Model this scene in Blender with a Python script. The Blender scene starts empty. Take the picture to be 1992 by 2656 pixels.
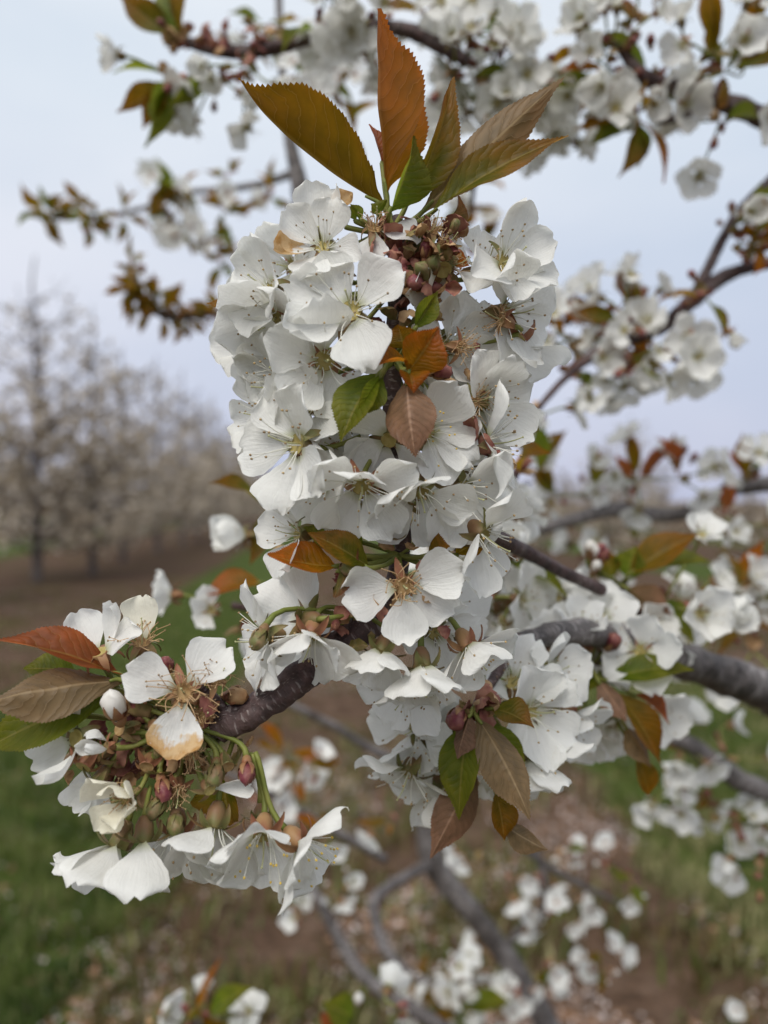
import bpy, math, random
import numpy as np
from mathutils import Vector, Matrix, noise as mnoise

# ------------------------------------------------------------------ camera, sky, sun, exposure
scene = bpy.context.scene
COL = scene.collection
CAM_H = 1.5
F = 1995.0                     # focal length in pixels of a 1992 x 2656 frame (phone main camera)
PITCH = math.radians(-0.8)
cam_data = bpy.data.cameras.new('camera')
cam = bpy.data.objects.new('camera', cam_data)
COL.objects.link(cam)
cam.location = (0, 0, CAM_H)
cam.rotation_euler = (math.radians(90) + PITCH, 0, 0)
cam_data.sensor_fit = 'VERTICAL'
cam_data.lens = 6.8
cam_data.sensor_height = 6.8 * 2656.0 / F
cam_data.sensor_width = 6.8 * 1992.0 / F
cam_data.clip_start = 0.02
cam_data.clip_end = 3000
cam_data.dof.use_dof = True
cam_data.dof.focus_distance = 0.203
cam_data.dof.aperture_fstop = 1.9
scene.camera = cam
CM = Matrix.Translation((0, 0, CAM_H)) @ Matrix.Rotation(math.radians(90) + PITCH, 4, 'X')
CR = CM.to_3x3()

SUN_EL, SUN_AZ = math.radians(52), math.radians(205)      # bright part of the cloud cover, behind the photographer
world = bpy.data.worlds.new('World')
scene.world = world
world.use_nodes = True
wn, wl = world.node_tree.nodes, world.node_tree.links
wn.clear()
w_out = wn.new('ShaderNodeOutputWorld')
w_sky = wn.new('ShaderNodeTexSky')
w_sky.sky_type = 'NISHITA'
w_sky.sun_disc = False
w_sky.sun_elevation = SUN_EL
w_sky.sun_rotation = SUN_AZ
w_sky.air_density = 1.2
w_sky.dust_density = 3.0
w_bg1 = wn.new('ShaderNodeBackground')
w_bg1.inputs['Strength'].default_value = 0.06
wl.new(w_sky.outputs[0], w_bg1.inputs['Color'])
# the cloud deck: soft grey-white, a little thinner and bluer towards the horizon
w_tc = wn.new('ShaderNodeTexCoord')
w_map = wn.new('ShaderNodeMapping')
w_map.inputs['Scale'].default_value = (1.0, 1.0, 2.4)
w_map.inputs['Location'].default_value = (0.3, 0.1, 0.2)
wl.new(w_tc.outputs['Generated'], w_map.inputs['Vector'])
w_noise = wn.new('ShaderNodeTexNoise')
w_noise.inputs['Scale'].default_value = 1.7
w_noise.inputs['Detail'].default_value = 4
w_noise.inputs['Roughness'].default_value = 0.45
wl.new(w_map.outputs[0], w_noise.inputs['Vector'])
w_ramp = wn.new('ShaderNodeValToRGB')
w_ramp.color_ramp.elements[0].position = 0.30
w_ramp.color_ramp.elements[0].color = (0.665, 0.755, 0.865, 1)
w_ramp.color_ramp.elements[1].position = 0.68
w_ramp.color_ramp.elements[1].color = (0.915, 0.945, 0.985, 1)
wl.new(w_noise.outputs['Fac'], w_ramp.inputs['Fac'])
w_sep = wn.new('ShaderNodeSeparateXYZ')
wl.new(w_tc.outputs['Generated'], w_sep.inputs[0])
w_hr = wn.new('ShaderNodeMapRange')
w_hr.inputs['From Min'].default_value = 0.0
w_hr.inputs['From Max'].default_value = 0.45
w_hr.inputs['To Min'].default_value = 0.66
w_hr.inputs['To Max'].default_value = 1.0
wl.new(w_sep.outputs['Z'], w_hr.inputs['Value'])
w_mul = wn.new('ShaderNodeVectorMath')
w_mul.operation = 'MULTIPLY'
w_comb = wn.new('ShaderNodeCombineXYZ')
w_hr2 = wn.new('ShaderNodeMapRange')
w_hr2.inputs['From Max'].default_value = 0.45
w_hr2.inputs['To Min'].default_value = 0.80
w_hr2.inputs['To Max'].default_value = 1.0
wl.new(w_sep.outputs['Z'], w_hr2.inputs['Value'])
wl.new(w_hr.outputs[0], w_comb.inputs[0])
wl.new(w_hr.outputs[0], w_comb.inputs[1])
wl.new(w_hr2.outputs[0], w_comb.inputs[2])
wl.new(w_ramp.outputs['Color'], w_mul.inputs[0])
wl.new(w_comb.outputs[0], w_mul.inputs[1])
w_bg2 = wn.new('ShaderNodeBackground')
w_bg2.inputs['Strength'].default_value = 0.56
wl.new(w_mul.outputs[0], w_bg2.inputs['Color'])
w_mix = wn.new('ShaderNodeMixShader')
w_mix.inputs[0].default_value = 0.92
wl.new(w_bg1.outputs[0], w_mix.inputs[1])
wl.new(w_bg2.outputs[0], w_mix.inputs[2])
wl.new(w_mix.outputs[0], w_out.inputs['Surface'])

sun_data = bpy.data.lights.new('sun', 'SUN')
sun_data.energy = 1.5
sun_data.angle = math.radians(35)
sun_data.color = (1.0, 0.965, 0.905)
sun = bpy.data.objects.new('sun', sun_data)
COL.objects.link(sun)
sdir = Vector((math.sin(SUN_AZ) * math.cos(SUN_EL), math.cos(SUN_AZ) * math.cos(SUN_EL), math.sin(SUN_EL)))
sun.rotation_euler = (-sdir).to_track_quat('-Z', 'Y').to_euler()
sun.location = sdir * 20

vs = scene.view_settings
vs.view_transform = 'Standard'
vs.look = 'None'
vs.exposure = 0.88
vs.gamma = 1.0
vs.use_curve_mapping = False
scene.render.engine = 'CYCLES'
scene.cycles.use_denoising = True
scene.cycles.max_bounces = 8
scene.cycles.diffuse_bounces = 4
scene.cycles.transmission_bounces = 6

# ------------------------------------------------------------------ helpers
DK = [1.0]
def P(x, y, d):
    """point of the place seen at pixel (x, y) of the 1992 x 2656 frame, d metres in front of the lens"""
    d *= DK[0]
    return CM @ Vector(((x - 996.0) / F * d, -(y - 1328.0) / F * d, -d))

def D(r, u, t):
    """direction given as right / up / towards the photographer"""
    return (CR @ Vector((r, u, t))).normalized()

def face_dir(az, el):
    a, e = math.radians(az), math.radians(el)
    return D(math.sin(a) * math.cos(e), math.sin(e), math.cos(a) * math.cos(e))

WM = {}
def put(name, data, parent=None, world=None, mats=()):
    o = bpy.data.objects.new(name, data)
    COL.objects.link(o)
    world = world or Matrix.Identity(4)
    WM[o.name] = world
    if parent is not None:
        o.parent = parent
        o.matrix_basis = WM[parent.name].inverted() @ world
    else:
        o.matrix_basis = world
    return o

def thing(name, label, cat, loc, group=None):
    o = put(name, None, None, Matrix.Translation(loc))
    o.empty_display_size = 0.02
    o['label'] = label
    o['category'] = cat
    if group:
        o['group'] = group
    return o

def mesh(name, verts, faces, mats, uvs=None, mat_idx=None, smooth=True):
    me = bpy.data.meshes.new(name)
    me.from_pydata([tuple(v) for v in verts], [], faces)
    for m in mats:
        me.materials.append(m)
    if mat_idx is not None:
        me.polygons.foreach_set('material_index', mat_idx)
    if smooth:
        me.polygons.foreach_set('use_smooth', [True] * len(me.polygons))
    if uvs is not None:
        ul = me.uv_layers.new(name='UVMap')
        li = np.empty(len(me.loops), dtype=np.int32)
        me.loops.foreach_get('vertex_index', li)
        ul.data.foreach_set('uv', np.asarray(uvs, dtype=np.float32)[li].ravel())
    me.update()
    return me

def interp(tab, t):
    for (a, va), (b, vb) in zip(tab, tab[1:]):
        if t <= b:
            k = (t - a) / (b - a)
            k = k * k * (3 - 2 * k) * 0.5 + k * 0.5
            return va + (vb - va) * k
    return tab[-1][1]

def catmull(pts, rads, sub):
    out, rr = [], []
    n = len(pts)
    for i in range(n - 1):
        p0 = pts[max(i - 1, 0)]; p1 = pts[i]; p2 = pts[i + 1]; p3 = pts[min(i + 2, n - 1)]
        for k in range(sub):
            t = k / sub
            out.append(0.5 * ((2 * p1) + (p2 - p0) * t + (2 * p0 - 5 * p1 + 4 * p2 - p3) * t * t + (3 * p1 - p0 - 3 * p2 + p3) * t ** 3))
            rr.append(rads[i] + (rads[i + 1] - rads[i]) * t)
    out.append(pts[-1]); rr.append(rads[-1])
    return out, rr

def tube_geo(pts, rads, sides=8, cap=True, rough=0.0, rs=0.0):
    """verts, faces, uvs of a tube along pts"""
    V, Fc, UV = [], [], []
    n = len(pts)
    ref = Vector((0.31, 0.2, 0.93)).normalized()
    prev = None
    dist = 0
    for i in range(n):
        t = (pts[min(i + 1, n - 1)] - pts[max(i - 1, 0)])
        t = t.normalized() if t.length > 1e-9 else Vector((0, 0, 1))
        if prev is None:
            a = t.cross(ref)
            if a.length < 0.1:
                a = t.cross(Vector((1, 0, 0)))
            a.normalize()
        else:
            a = (prev - t * prev.dot(t)).normalized()
        prev = a
        b = t.cross(a)
        if i:
            dist += (pts[i] - pts[i - 1]).length
        for k in range(sides):
            an = 2 * math.pi * k / sides
            d = a * math.cos(an) + b * math.sin(an)
            r = rads[i]
            if rough:
                q = (pts[i] + d * r) / max(rs, 1e-6)
                r *= 1 + rough * mnoise.noise(q) + rough * 0.5 * mnoise.noise(q * 2.7)
            V.append(pts[i] + d * r)
            UV.append((k / sides, dist))
    for i in range(n - 1):
        for k in range(sides):
            k2 = (k + 1) % sides
            Fc.append((i * sides + k, i * sides + k2, (i + 1) * sides + k2, (i + 1) * sides + k))
    if cap:
        Fc.append(tuple(range(sides - 1, -1, -1)))
        Fc.append(tuple((n - 1) * sides + k for k in range(sides)))
    return V, Fc, UV

# ------------------------------------------------------------------ materials
def new_mat(name):
    m = bpy.data.materials.new(name)
    m.use_nodes = True
    nt = m.node_tree
    nt.nodes.clear()
    out = nt.nodes.new('ShaderNodeOutputMaterial')
    return m, nt.nodes, nt.links, out

def node(N, typ, **kw):
    n = N.new(typ)
    for k, v in kw.items():
        if k in n.inputs:
            n.inputs[k].default_value = v
        else:
            setattr(n, k, v)
    return n

def rgba(c):
    return (c[0], c[1], c[2], 1)

def ramp(N, stops):
    r = N.new('ShaderNodeValToRGB')
    e = r.color_ramp.elements
    while len(e) < len(stops):
        e.new(0.5)
    for i, (p, c) in enumerate(stops):
        e[i].position = p
        e[i].color = rgba(c)
    return r

def mixc(N, L, fac, a, b, blend='MIX'):
    m = N.new('ShaderNodeMix')
    m.data_type = 'RGBA'
    m.blend_type = blend
    for sock, val in ((0, fac), (6, a), (7, b)):
        if hasattr(val, 'is_output'):
            L.new(val, m.inputs[sock])
        else:
            m.inputs[sock].default_value = val if sock == 0 else rgba(val)
    return m.outputs[2]

def math_node(N, L, op, a, b=None, clamp=False):
    m = N.new('ShaderNodeMath')
    m.operation = op
    m.use_clamp = clamp
    for i, v in enumerate((a, b)):
        if v is None:
            continue
        if hasattr(v, 'is_output'):
            L.new(v, m.inputs[i])
        else:
            m.inputs[i].default_value = v
    return m.outputs[0]

def uv_sep(N, L):
    tc = N.new('ShaderNodeTexCoord')
    sp = N.new('ShaderNodeSeparateXYZ')
    L.new(tc.outputs['UV'], sp.inputs[0])
    return tc, sp.outputs[0], sp.outputs[1]

def comb(N, L, x, y, z=0.0):
    c = N.new('ShaderNodeCombineXYZ')
    for i, v in enumerate((x, y, z)):
        if hasattr(v, 'is_output'):
            L.new(v, c.inputs[i])
        else:
            c.inputs[i].default_value = v
    return c.outputs[0]

def sheet_shader(N, L, out, col, bump_h, trans=0.4, rough=0.5, spec=0.3, bump=0.3, bdist=0.0005, tcol=None):
    b = node(N, 'ShaderNodeBsdfPrincipled')
    b.inputs['Roughness'].default_value = rough
    b.inputs['Specular IOR Level'].default_value = spec
    t = N.new('ShaderNodeBsdfTranslucent')
    for c, dst in ((col, b.inputs['Base Color']), (tcol if tcol is not None else col, t.inputs['Color'])):
        if hasattr(c, 'is_output'):
            L.new(c, dst)
        else:
            dst.default_value = rgba(c)
    if bump_h is not None:
        bn = N.new('ShaderNodeBump')
        bn.inputs['Strength'].default_value = bump
        bn.inputs['Distance'].default_value = bdist
        L.new(bump_h, bn.inputs['Height'])
        L.new(bn.outputs[0], b.inputs['Normal'])
        L.new(bn.outputs[0], t.inputs['Normal'])
    mx = N.new('ShaderNodeMixShader')
    mx.inputs[0].default_value = trans
    L.new(b.outputs[0], mx.inputs[1])
    L.new(t.outputs[0], mx.inputs[2])
    L.new(mx.outputs[0], out.inputs['Surface'])

def petal_material(name, white=(0.87, 0.865, 0.83), brown=0.0, cream=0.0):
    m, N, L, out = new_mat(name)
    tc, u, v = uv_sep(N, L)
    # fan of fine veins running from the claw to the rim
    uc = math_node(N, L, 'SUBTRACT', u, 0.5)
    den = math_node(N, L, 'ADD', math_node(N, L, 'MULTIPLY', v, 0.25), 0.75)
    us = math_node(N, L, 'DIVIDE', uc, den)
    oi = N.new('ShaderNodeObjectInfo')
    rnd = math_node(N, L, 'MULTIPLY', oi.outputs['Random'], 40.0)
    vec = comb(N, L, math_node(N, L, 'MULTIPLY', us, 26.0), math_node(N, L, 'MULTIPLY', v, 2.2), rnd)
    nz = node(N, 'ShaderNodeTexNoise', Scale=1.0, Detail=2.0)
    L.new(vec, nz.inputs['Vector'])
    vec2 = comb(N, L, math_node(N, L, 'MULTIPLY', u, 5.0), math_node(N, L, 'MULTIPLY', v, 5.0), rnd)
    nz2 = node(N, 'ShaderNodeTexNoise', Scale=1.0, Detail=3.0)
    L.new(vec2, nz2.inputs['Vector'])
    h = math_node(N, L, 'ADD', math_node(N, L, 'MULTIPLY', nz.outputs['Fac'], 0.5), math_node(N, L, 'MULTIPLY', nz2.outputs['Fac'], 1.1))
    vr = ramp(N, [(0.36, (0.0, 0.0, 0.0)), (0.5, (1, 1, 1))])
    L.new(nz.outputs['Fac'], vr.inputs[0])
    dull = tuple(c * 0.965 for c in white)
    col = mixc(N, L, vr.outputs[0], dull, white)
    # green-yellow claw
    cr = ramp(N, [(0.02, (0.62, 0.64, 0.40)), (0.2, (1, 1, 1))])
    L.new(v, cr.inputs[0])
    col = mixc(N, L, 1.0, col, cr.outputs[0], 'MULTIPLY')
    if cream:
        col = mixc(N, L, cream, col, (0.86, 0.80, 0.62))
    if brown:
        # withered rim: tan, spreading in from the edge with an uneven front
        e = math_node(N, L, 'MULTIPLY', math_node(N, L, 'ABSOLUTE', uc), 0.5)
        k = math_node(N, L, 'ADD', v, e)
        k = math_node(N, L, 'ADD', k, math_node(N, L, 'MULTIPLY', math_node(N, L, 'SUBTRACT', nz2.outputs['Fac'], 0.5), 0.9))
        k = math_node(N, L, 'ADD', k, math_node(N, L, 'MULTIPLY', math_node(N, L, 'SUBTRACT', nz.outputs['Fac'], 0.5), 0.25))
        br = ramp(N, [(1.0 - brown * 0.62, (0, 0, 0)), (min(1.0, 1.16 - brown * 0.62), (1, 1, 1))])
        L.new(k, br.inputs[0])
        tan = ramp(N, [(0.35, (0.55, 0.30, 0.10)), (0.6, (0.74, 0.52, 0.28))])
        L.new(nz2.outputs['Fac'], tan.inputs[0])
        col = mixc(N, L, br.outputs[0], col, tan.outputs[0])
    sheet_shader(N, L, out, col, h, trans=0.42, rough=0.55, spec=0.25, bump=0.34, bdist=0.0010)
    return m

M_PETAL = petal_material('petal_white')
M_PETAL_B = petal_material('petal_withered', brown=0.52)
M_PETAL_B2 = petal_material('petal_browned', brown=0.95)
M_PETAL_C = petal_material('petal_cream', white=(0.86, 0.84, 0.74), cream=0.35)

def leaf_material(name, top, tip, under, vein=(0.30, 0.22, 0.05), trans=0.55, tmul=2.3):
    """young cherry leaf: glossy upper face, dull felted underside, pleats between the side veins"""
    m, N, L, out = new_mat(name)
    tc, u, v = uv_sep(N, L)
    su = math_node(N, L, 'ABSOLUTE', math_node(N, L, 'SUBTRACT', math_node(N, L, 'MULTIPLY', u, 2.0), 1.0))
    oi = N.new('ShaderNodeObjectInfo')
    rnd = math_node(N, L, 'MULTIPLY', oi.outputs['Random'], 30.0)
    nz = node(N, 'ShaderNodeTexNoise', Scale=1.0, Detail=4.0)
    L.new(comb(N, L, math_node(N, L, 'MULTIPLY', u, 4.0), math_node(N, L, 'MULTIPLY', v, 6.0), rnd), nz.inputs['Vector'])
    # side veins: slanted towards the tip
    ph = math_node(N, L, 'SUBTRACT', v, math_node(N, L, 'MULTIPLY', math_node(N, L, 'POWER', su, 1.25), 0.20))
    ph = math_node(N, L, 'ADD', ph, math_node(N, L, 'MULTIPLY', nz.outputs['Fac'], 0.16))
    wv = math_node(N, L, 'ABSOLUTE', math_node(N, L, 'SINE', math_node(N, L, 'MULTIPLY', ph, 36.0)))
    vr = ramp(N, [(0.03, (1, 1, 1)), (0.16, (0, 0, 0))])
    L.new(wv, vr.inputs[0])
    mr = ramp(N, [(0.03, (1, 1, 1)), (0.075, (0, 0, 0))])
    L.new(su, mr.inputs[0])
    vm = math_node(N, L, 'MAXIMUM', math_node(N, L, 'MULTIPLY', vr.outputs[0], 0.55), mr.outputs[0])
    # colour runs from the base to the tip, unevenly
    g = math_node(N, L, 'ADD', v, math_node(N, L, 'MULTIPLY', math_node(N, L, 'SUBTRACT', nz.outputs['Fac'], 0.5), 0.8))
    g = math_node(N, L, 'ADD', g, math_node(N, L, 'MULTIPLY', math_node(N, L, 'POWER', su, 4.0), 0.22))
    gr = ramp(N, [(0.25, top), (0.85, tip)])
    L.new(g, gr.inputs[0])
    mott = ramp(N, [(0.3, (0.72, 0.72, 0.72)), (0.7, (1.15, 1.15, 1.15))])
    L.new(nz.outputs['Fac'], mott.inputs[0])
    face = mixc(N, L, 1.0, gr.outputs[0], mott.outputs[0], 'MULTIPLY')
    face = mixc(N, L, math_node(N, L, 'MULTIPLY', vm, 0.35), face, vein)
    back = mixc(N, L, 1.0, under, mott.outputs[0], 'MULTIPLY')
    groove = ramp(N, [(0.2, (0.84, 0.82, 0.80)), (0.75, (1.04, 1.04, 1.04))])
    L.new(wv, groove.inputs[0])
    back = mixc(N, L, 1.0, back, groove.outputs[0], 'MULTIPLY')
    back = mixc(N, L, math_node(N, L, 'MULTIPLY', vm, 0.85), back, tuple(min(1, c * 1.6 + 0.03) for c in under))
    ge = N.new('ShaderNodeNewGeometry')
    col = mixc(N, L, ge.outputs['Backfacing'], face, back)
    tcol = mixc(N, L, 1.0, mixc(N, L, 0.25, face, back), (tmul, tmul, tmul), 'MULTIPLY')
    h = math_node(N, L, 'ADD', math_node(N, L, 'POWER', wv, 0.6), math_node(N, L, 'MULTIPLY', nz.outputs['Fac'], 0.4))
    sheet_shader(N, L, out, col, h, trans=trans, rough=0.45, spec=0.24, bump=0.28, bdist=0.0006, tcol=tcol)
    return m

GREEN, BRONZE, OLIVE = (0.085, 0.125, 0.012), (0.23, 0.075, 0.012), (0.13, 0.10, 0.010)
LM = {
    'amber':  leaf_material('leaf_amber', (0.150, 0.095, 0.003), (0.19, 0.075, 0.003), (0.15, 0.085, 0.006)),
    'orange': leaf_material('leaf_orange', (0.23, 0.105, 0.003), (0.28, 0.070, 0.005), (0.24, 0.088, 0.010)),
    'green':  leaf_material('leaf_green', (0.090, 0.130, 0.006), (0.125, 0.125, 0.007), (0.13, 0.15, 0.030)),
    'olive':  leaf_material('leaf_olive', (0.095, 0.100, 0.004), (0.17, 0.072, 0.007), (0.14, 0.105, 0.018)),
    'taupe':  leaf_material('leaf_felted_underside', (0.12, 0.085, 0.015), (0.18, 0.065, 0.015), (0.205, 0.140, 0.070), trans=0.42, tmul=1.6),
    'pink':   leaf_material('leaf_pink_underside', (0.10, 0.10, 0.015), (0.20, 0.075, 0.03), (0.235, 0.130, 0.078), trans=0.40, tmul=1.6),
    'red':    leaf_material('leaf_red', (0.20, 0.055, 0.012), (0.27, 0.065, 0.015), (0.26, 0.09, 0.04)),
}

def simple_mat(name, c1, c2, scale=200.0, rough=0.6, trans=0.0, spec=0.3, bump=0.3):
    m, N, L, out = new_mat(name)
    tc = N.new('ShaderNodeTexCoord')
    nz = node(N, 'ShaderNodeTexNoise', Scale=scale, Detail=4.0)
    L.new(tc.outputs['Object'], nz.inputs['Vector'])
    r = ramp(N, [(0.36, c1), (0.64, c2)])
    L.new(nz.outputs['Fac'], r.inputs[0])
    sheet_shader(N, L, out, r.outputs[0], nz.outputs['Fac'], trans=trans, rough=rough, spec=spec, bump=bump, bdist=0.0004)
    return m

# flower parts (meshes are unit sized, so texture scales are per unit)
M_CALYX_G = simple_mat('calyx_green', (0.16, 0.16, 0.05), (0.25, 0.14, 0.07), 2.2, 0.5, 0.15)
M_CALYX_R = simple_mat('calyx_red', (0.26, 0.10, 0.055), (0.34, 0.20, 0.09), 2.0, 0.5, 0.15)
M_DISC = simple_mat('flower_disc', (0.30, 0.24, 0.07), (0.40, 0.32, 0.12), 8.0, 0.6)
M_DISC_OLD = simple_mat('flower_disc_faded', (0.30, 0.17, 0.06), (0.44, 0.30, 0.14), 8.0, 0.7)
M_FIL = simple_mat('filament', (0.82, 0.81, 0.72), (0.86, 0.85, 0.80), 4.0, 0.5, 0.3)
M_FIL_OLD = simple_mat('filament_faded', (0.52, 0.32, 0.16), (0.66, 0.46, 0.26), 4.0, 0.6, 0.2)
M_ANTH_Y = simple_mat('anther_yellow', (0.62, 0.42, 0.05), (0.72, 0.52, 0.10), 9.0, 0.7)
M_ANTH_B = simple_mat('anther_spent', (0.24, 0.16, 0.09), (0.46, 0.33, 0.16), 5.0, 0.8)
M_STYLE = simple_mat('style_pale', (0.50, 0.50, 0.24), (0.62, 0.60, 0.36), 4.0, 0.5, 0.2)
M_STALK = simple_mat('stalk_green', (0.15, 0.18, 0.035), (0.24, 0.24, 0.06), 120.0, 0.5, 0.1)
M_BUD = simple_mat('bud_green_pink', (0.15, 0.155, 0.05), (0.32, 0.18, 0.11), 2.6, 0.5, 0.15, 0.3, 0.7)
M_BUD_P = simple_mat('bud_crimson', (0.15, 0.030, 0.042), (0.30, 0.13, 0.095), 3.2, 0.5, 0.1, 0.3, 0.7)
M_BUD_W = simple_mat('bud_white', (0.80, 0.76, 0.70), (0.84, 0.82, 0.78), 1.5, 0.5, 0.3)
M_SCALE = simple_mat('bud_scale_red', (0.20, 0.055, 0.055), (0.38, 0.18, 0.12), 2.4, 0.6, 0.2, 0.25, 0.7)
M_SCALE_G = simple_mat('bud_scale_green', (0.17, 0.15, 0.045), (0.34, 0.23, 0.11), 2.2, 0.55, 0.25, 0.25, 0.7)
M_SCALE_T = simple_mat('bud_scale_tan', (0.32, 0.17, 0.075), (0.52, 0.34, 0.18), 2.2, 0.6, 0.2)

def bark_material(name, dark, mid, pale, scale=1.0, pale_pos=0.62):
    m, N, L, out = new_mat(name)
    tc = N.new('ShaderNodeTexCoord')
    nz = node(N, 'ShaderNodeTexNoise', Scale=210.0 * scale, Detail=6.0, Roughness=0.62)
    L.new(tc.outputs['Object'], nz.inputs['Vector'])
    uvm = N.new('ShaderNodeMapping')
    uvm.inputs['Scale'].default_value = (6.0, 900.0 * scale, 1.0)
    L.new(tc.outputs['UV'], uvm.inputs['Vector'])
    ln = node(N, 'ShaderNodeTexNoise', Scale=1.0, Detail=2.0)
    L.new(uvm.outputs[0], ln.inputs['Vector'])
    base = ramp(N, [(0.38, dark), (0.6, mid)])
    L.new(nz.outputs['Fac'], base.inputs[0])
    n2 = node(N, 'ShaderNodeTexNoise', Scale=48.0 * scale, Detail=3.0)
    L.new(tc.outputs['Object'], n2.inputs['Vector'])
    a = ramp(N, [(pale_pos, (0, 0, 0)), (pale_pos + 0.07, (1, 1, 1))])
    L.new(ln.outputs['Fac'], a.inputs[0])
    b = ramp(N, [(0.44, (0, 0, 0)), (0.62, (1, 1, 1))])
    L.new(n2.outputs['Fac'], b.inputs[0])
    fac = math_node(N, L, 'MULTIPLY', a.outputs[0], math_node(N, L, 'ADD', math_node(N, L, 'MULTIPLY', b.outputs[0], 0.8), 0.15))
    col = mixc(N, L, fac, base.outputs[0], pale)
    fac2 = math_node(N, L, 'MULTIPLY', b.outputs[0], 0.30)
    col = mixc(N, L, fac2, col, tuple(0.5 * (x + y) for x, y in zip(mid, pale)))
    h = math_node(N, L, 'ADD', nz.outputs['Fac'], math_node(N, L, 'MULTIPLY', ln.outputs['Fac'], 0.7))
    sheet_shader(N, L, out, col, h, trans=0.0, rough=0.62, spec=0.35, bump=0.8, bdist=0.0012)
    return m

M_BARK = bark_material('bark_dark', (0.028, 0.014, 0.014), (0.085, 0.045, 0.042), (0.36, 0.31, 0.29), 1.0, 0.585)
M_BARK_G = bark_material('bark_grey', (0.036, 0.030, 0.029), (0.125, 0.108, 0.102), (0.40, 0.37, 0.36), 0.6, 0.53)
M_BARK_T = bark_material('bark_trunk', (0.05, 0.040, 0.038), (0.12, 0.10, 0.095), (0.22, 0.19, 0.18), 0.12)

# ------------------------------------------------------------------ petals, stamens, calyx (unit meshes shared by all flowers)
PROF = [(0, .09), (.12, .27), (.3, .64), (.5, .92), (.68, 1.0), (.84, .90), (.95, .68), (1, .48)]
def petal_mesh(seed, ct=None, cs=None, curl=None, mat=None, slim=1.0):
    r = random.Random(seed)
    W = r.uniform(0.42, 0.50) * slim
    ct = r.uniform(-0.12, 0.26) if ct is None else ct
    cs = r.uniform(0.12, 0.5) if cs is None else cs
    curl = r.uniform(-0.5, 0.6) if curl is None else curl
    notch = r.choice([0.03, 0.06, 0.09, 0.12])
    rip, ph, ph2 = r.uniform(0.025, 0.070), r.uniform(0, 6.3), r.uniform(0, 6.3)
    skew = r.uniform(-0.10, 0.10)
    nt, ns = 13, 10
    V, UV, Fc = [], [], []
    jag = [0.035 * mnoise.noise(Vector((j * 0.42 + seed * 3.1, seed, 0))) for j in range(ns + 1)]
    jl = [0.07 * mnoise.noise(Vector((i * 0.4, seed, 7))) for i in range(nt + 1)]
    jr = [0.07 * mnoise.noise(Vector((i * 0.4, seed, 17))) for i in range(nt + 1)]
    for i in range(nt + 1):
        t = 1 - (1 - i / nt) ** 1.35
        for j in range(ns + 1):
            s = -1 + 2 * j / ns
            w = W * interp(PROF, t)
            if t > 0.25:
                if j == 0: w *= 1 + jl[i]
                if j == ns: w *= 1 + jr[i]
            x = s * w + skew * t * t * 0.5
            y = t * (1 - 0.17 * s * s * t * t) - notch * math.exp(-((s - skew * 2) / 0.28) ** 2) * t ** 7 + jag[j] * t ** 8
            z = ct * t * t + W * cs * s * s * (0.25 + 0.75 * t) * interp(PROF, t)
            z += rip * math.sin(s * 3.2 + ph) * t * t + rip * 0.8 * math.sin(t * 5.5 + ph2) * s
            if t > 0.72:
                z -= curl * (t - 0.72) ** 2 * 2.2
            z += 0.075 * mnoise.noise(Vector((x * 2.6 + seed, y * 2.2, 0.5 * seed))) * t
            z += 0.030 * mnoise.noise(Vector((x * 7 + seed, y * 3.5, 1.5 * seed))) * t * t
            V.append((x, y, z))
            UV.append((j / ns, t))
    for i in range(nt):
        for j in range(ns):
            a = i * (ns + 1) + j
            Fc.append((a, a + 1, a + ns + 2, a + ns + 1))
    return mesh('petal', V, Fc, [mat or M_PETAL], UV)

PETALS = [petal_mesh(100 + i) for i in range(16)]
PETALS_B = [petal_mesh(200 + i, mat=M_PETAL_B, cs=0.5) for i in range(3)]
PETALS_B2 = [petal_mesh(230 + i, mat=M_PETAL_B2, cs=0.7, curl=-0.9, slim=0.8) for i in range(3)]
PETALS_C = [petal_mesh(260 + i, mat=M_PETAL_C, ct=0.35, cs=0.6) for i in range(4)]
PETALS_CURL = [petal_mesh(280 + i, ct=0.25, cs=1.3, curl=-1.2, slim=0.62) for i in range(4)]

def merge(parts):
    """parts: (V, F, UV or None, material index) -> one set"""
    V, Fc, UV, MI = [], [], [], []
    for v, f, uv, mi in parts:
        o = len(V)
        V += [tuple(p) for p in v]
        UV += list(uv) if uv is not None else [(0.5, 0.5)] * len(v)
        for q in f:
            Fc.append(tuple(o + k for k in q))
            MI.append(mi)
    return V, Fc, UV, MI

def blob_geo(c, rx, ry, rz, seg=6, rings=4, axis=None):
    V, Fc = [], []
    R = (axis.to_track_quat('Z', 'X').to_matrix() if axis is not None else Matrix.Identity(3))
    for i in range(rings + 1):
        th = math.pi * i / rings
        for k in range(seg):
            a = 2 * math.pi * k / seg
            V.append(Vector(c) + R @ Vector((rx * math.sin(th) * math.cos(a), ry * math.sin(th) * math.sin(a), rz * math.cos(th))))
    for i in range(rings):
        for k in range(seg):
            k2 = (k + 1) % seg
            Fc.append((i * seg + k, (i + 1) * seg + k, (i + 1) * seg + k2, i * seg + k2))
    return V, Fc

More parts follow.
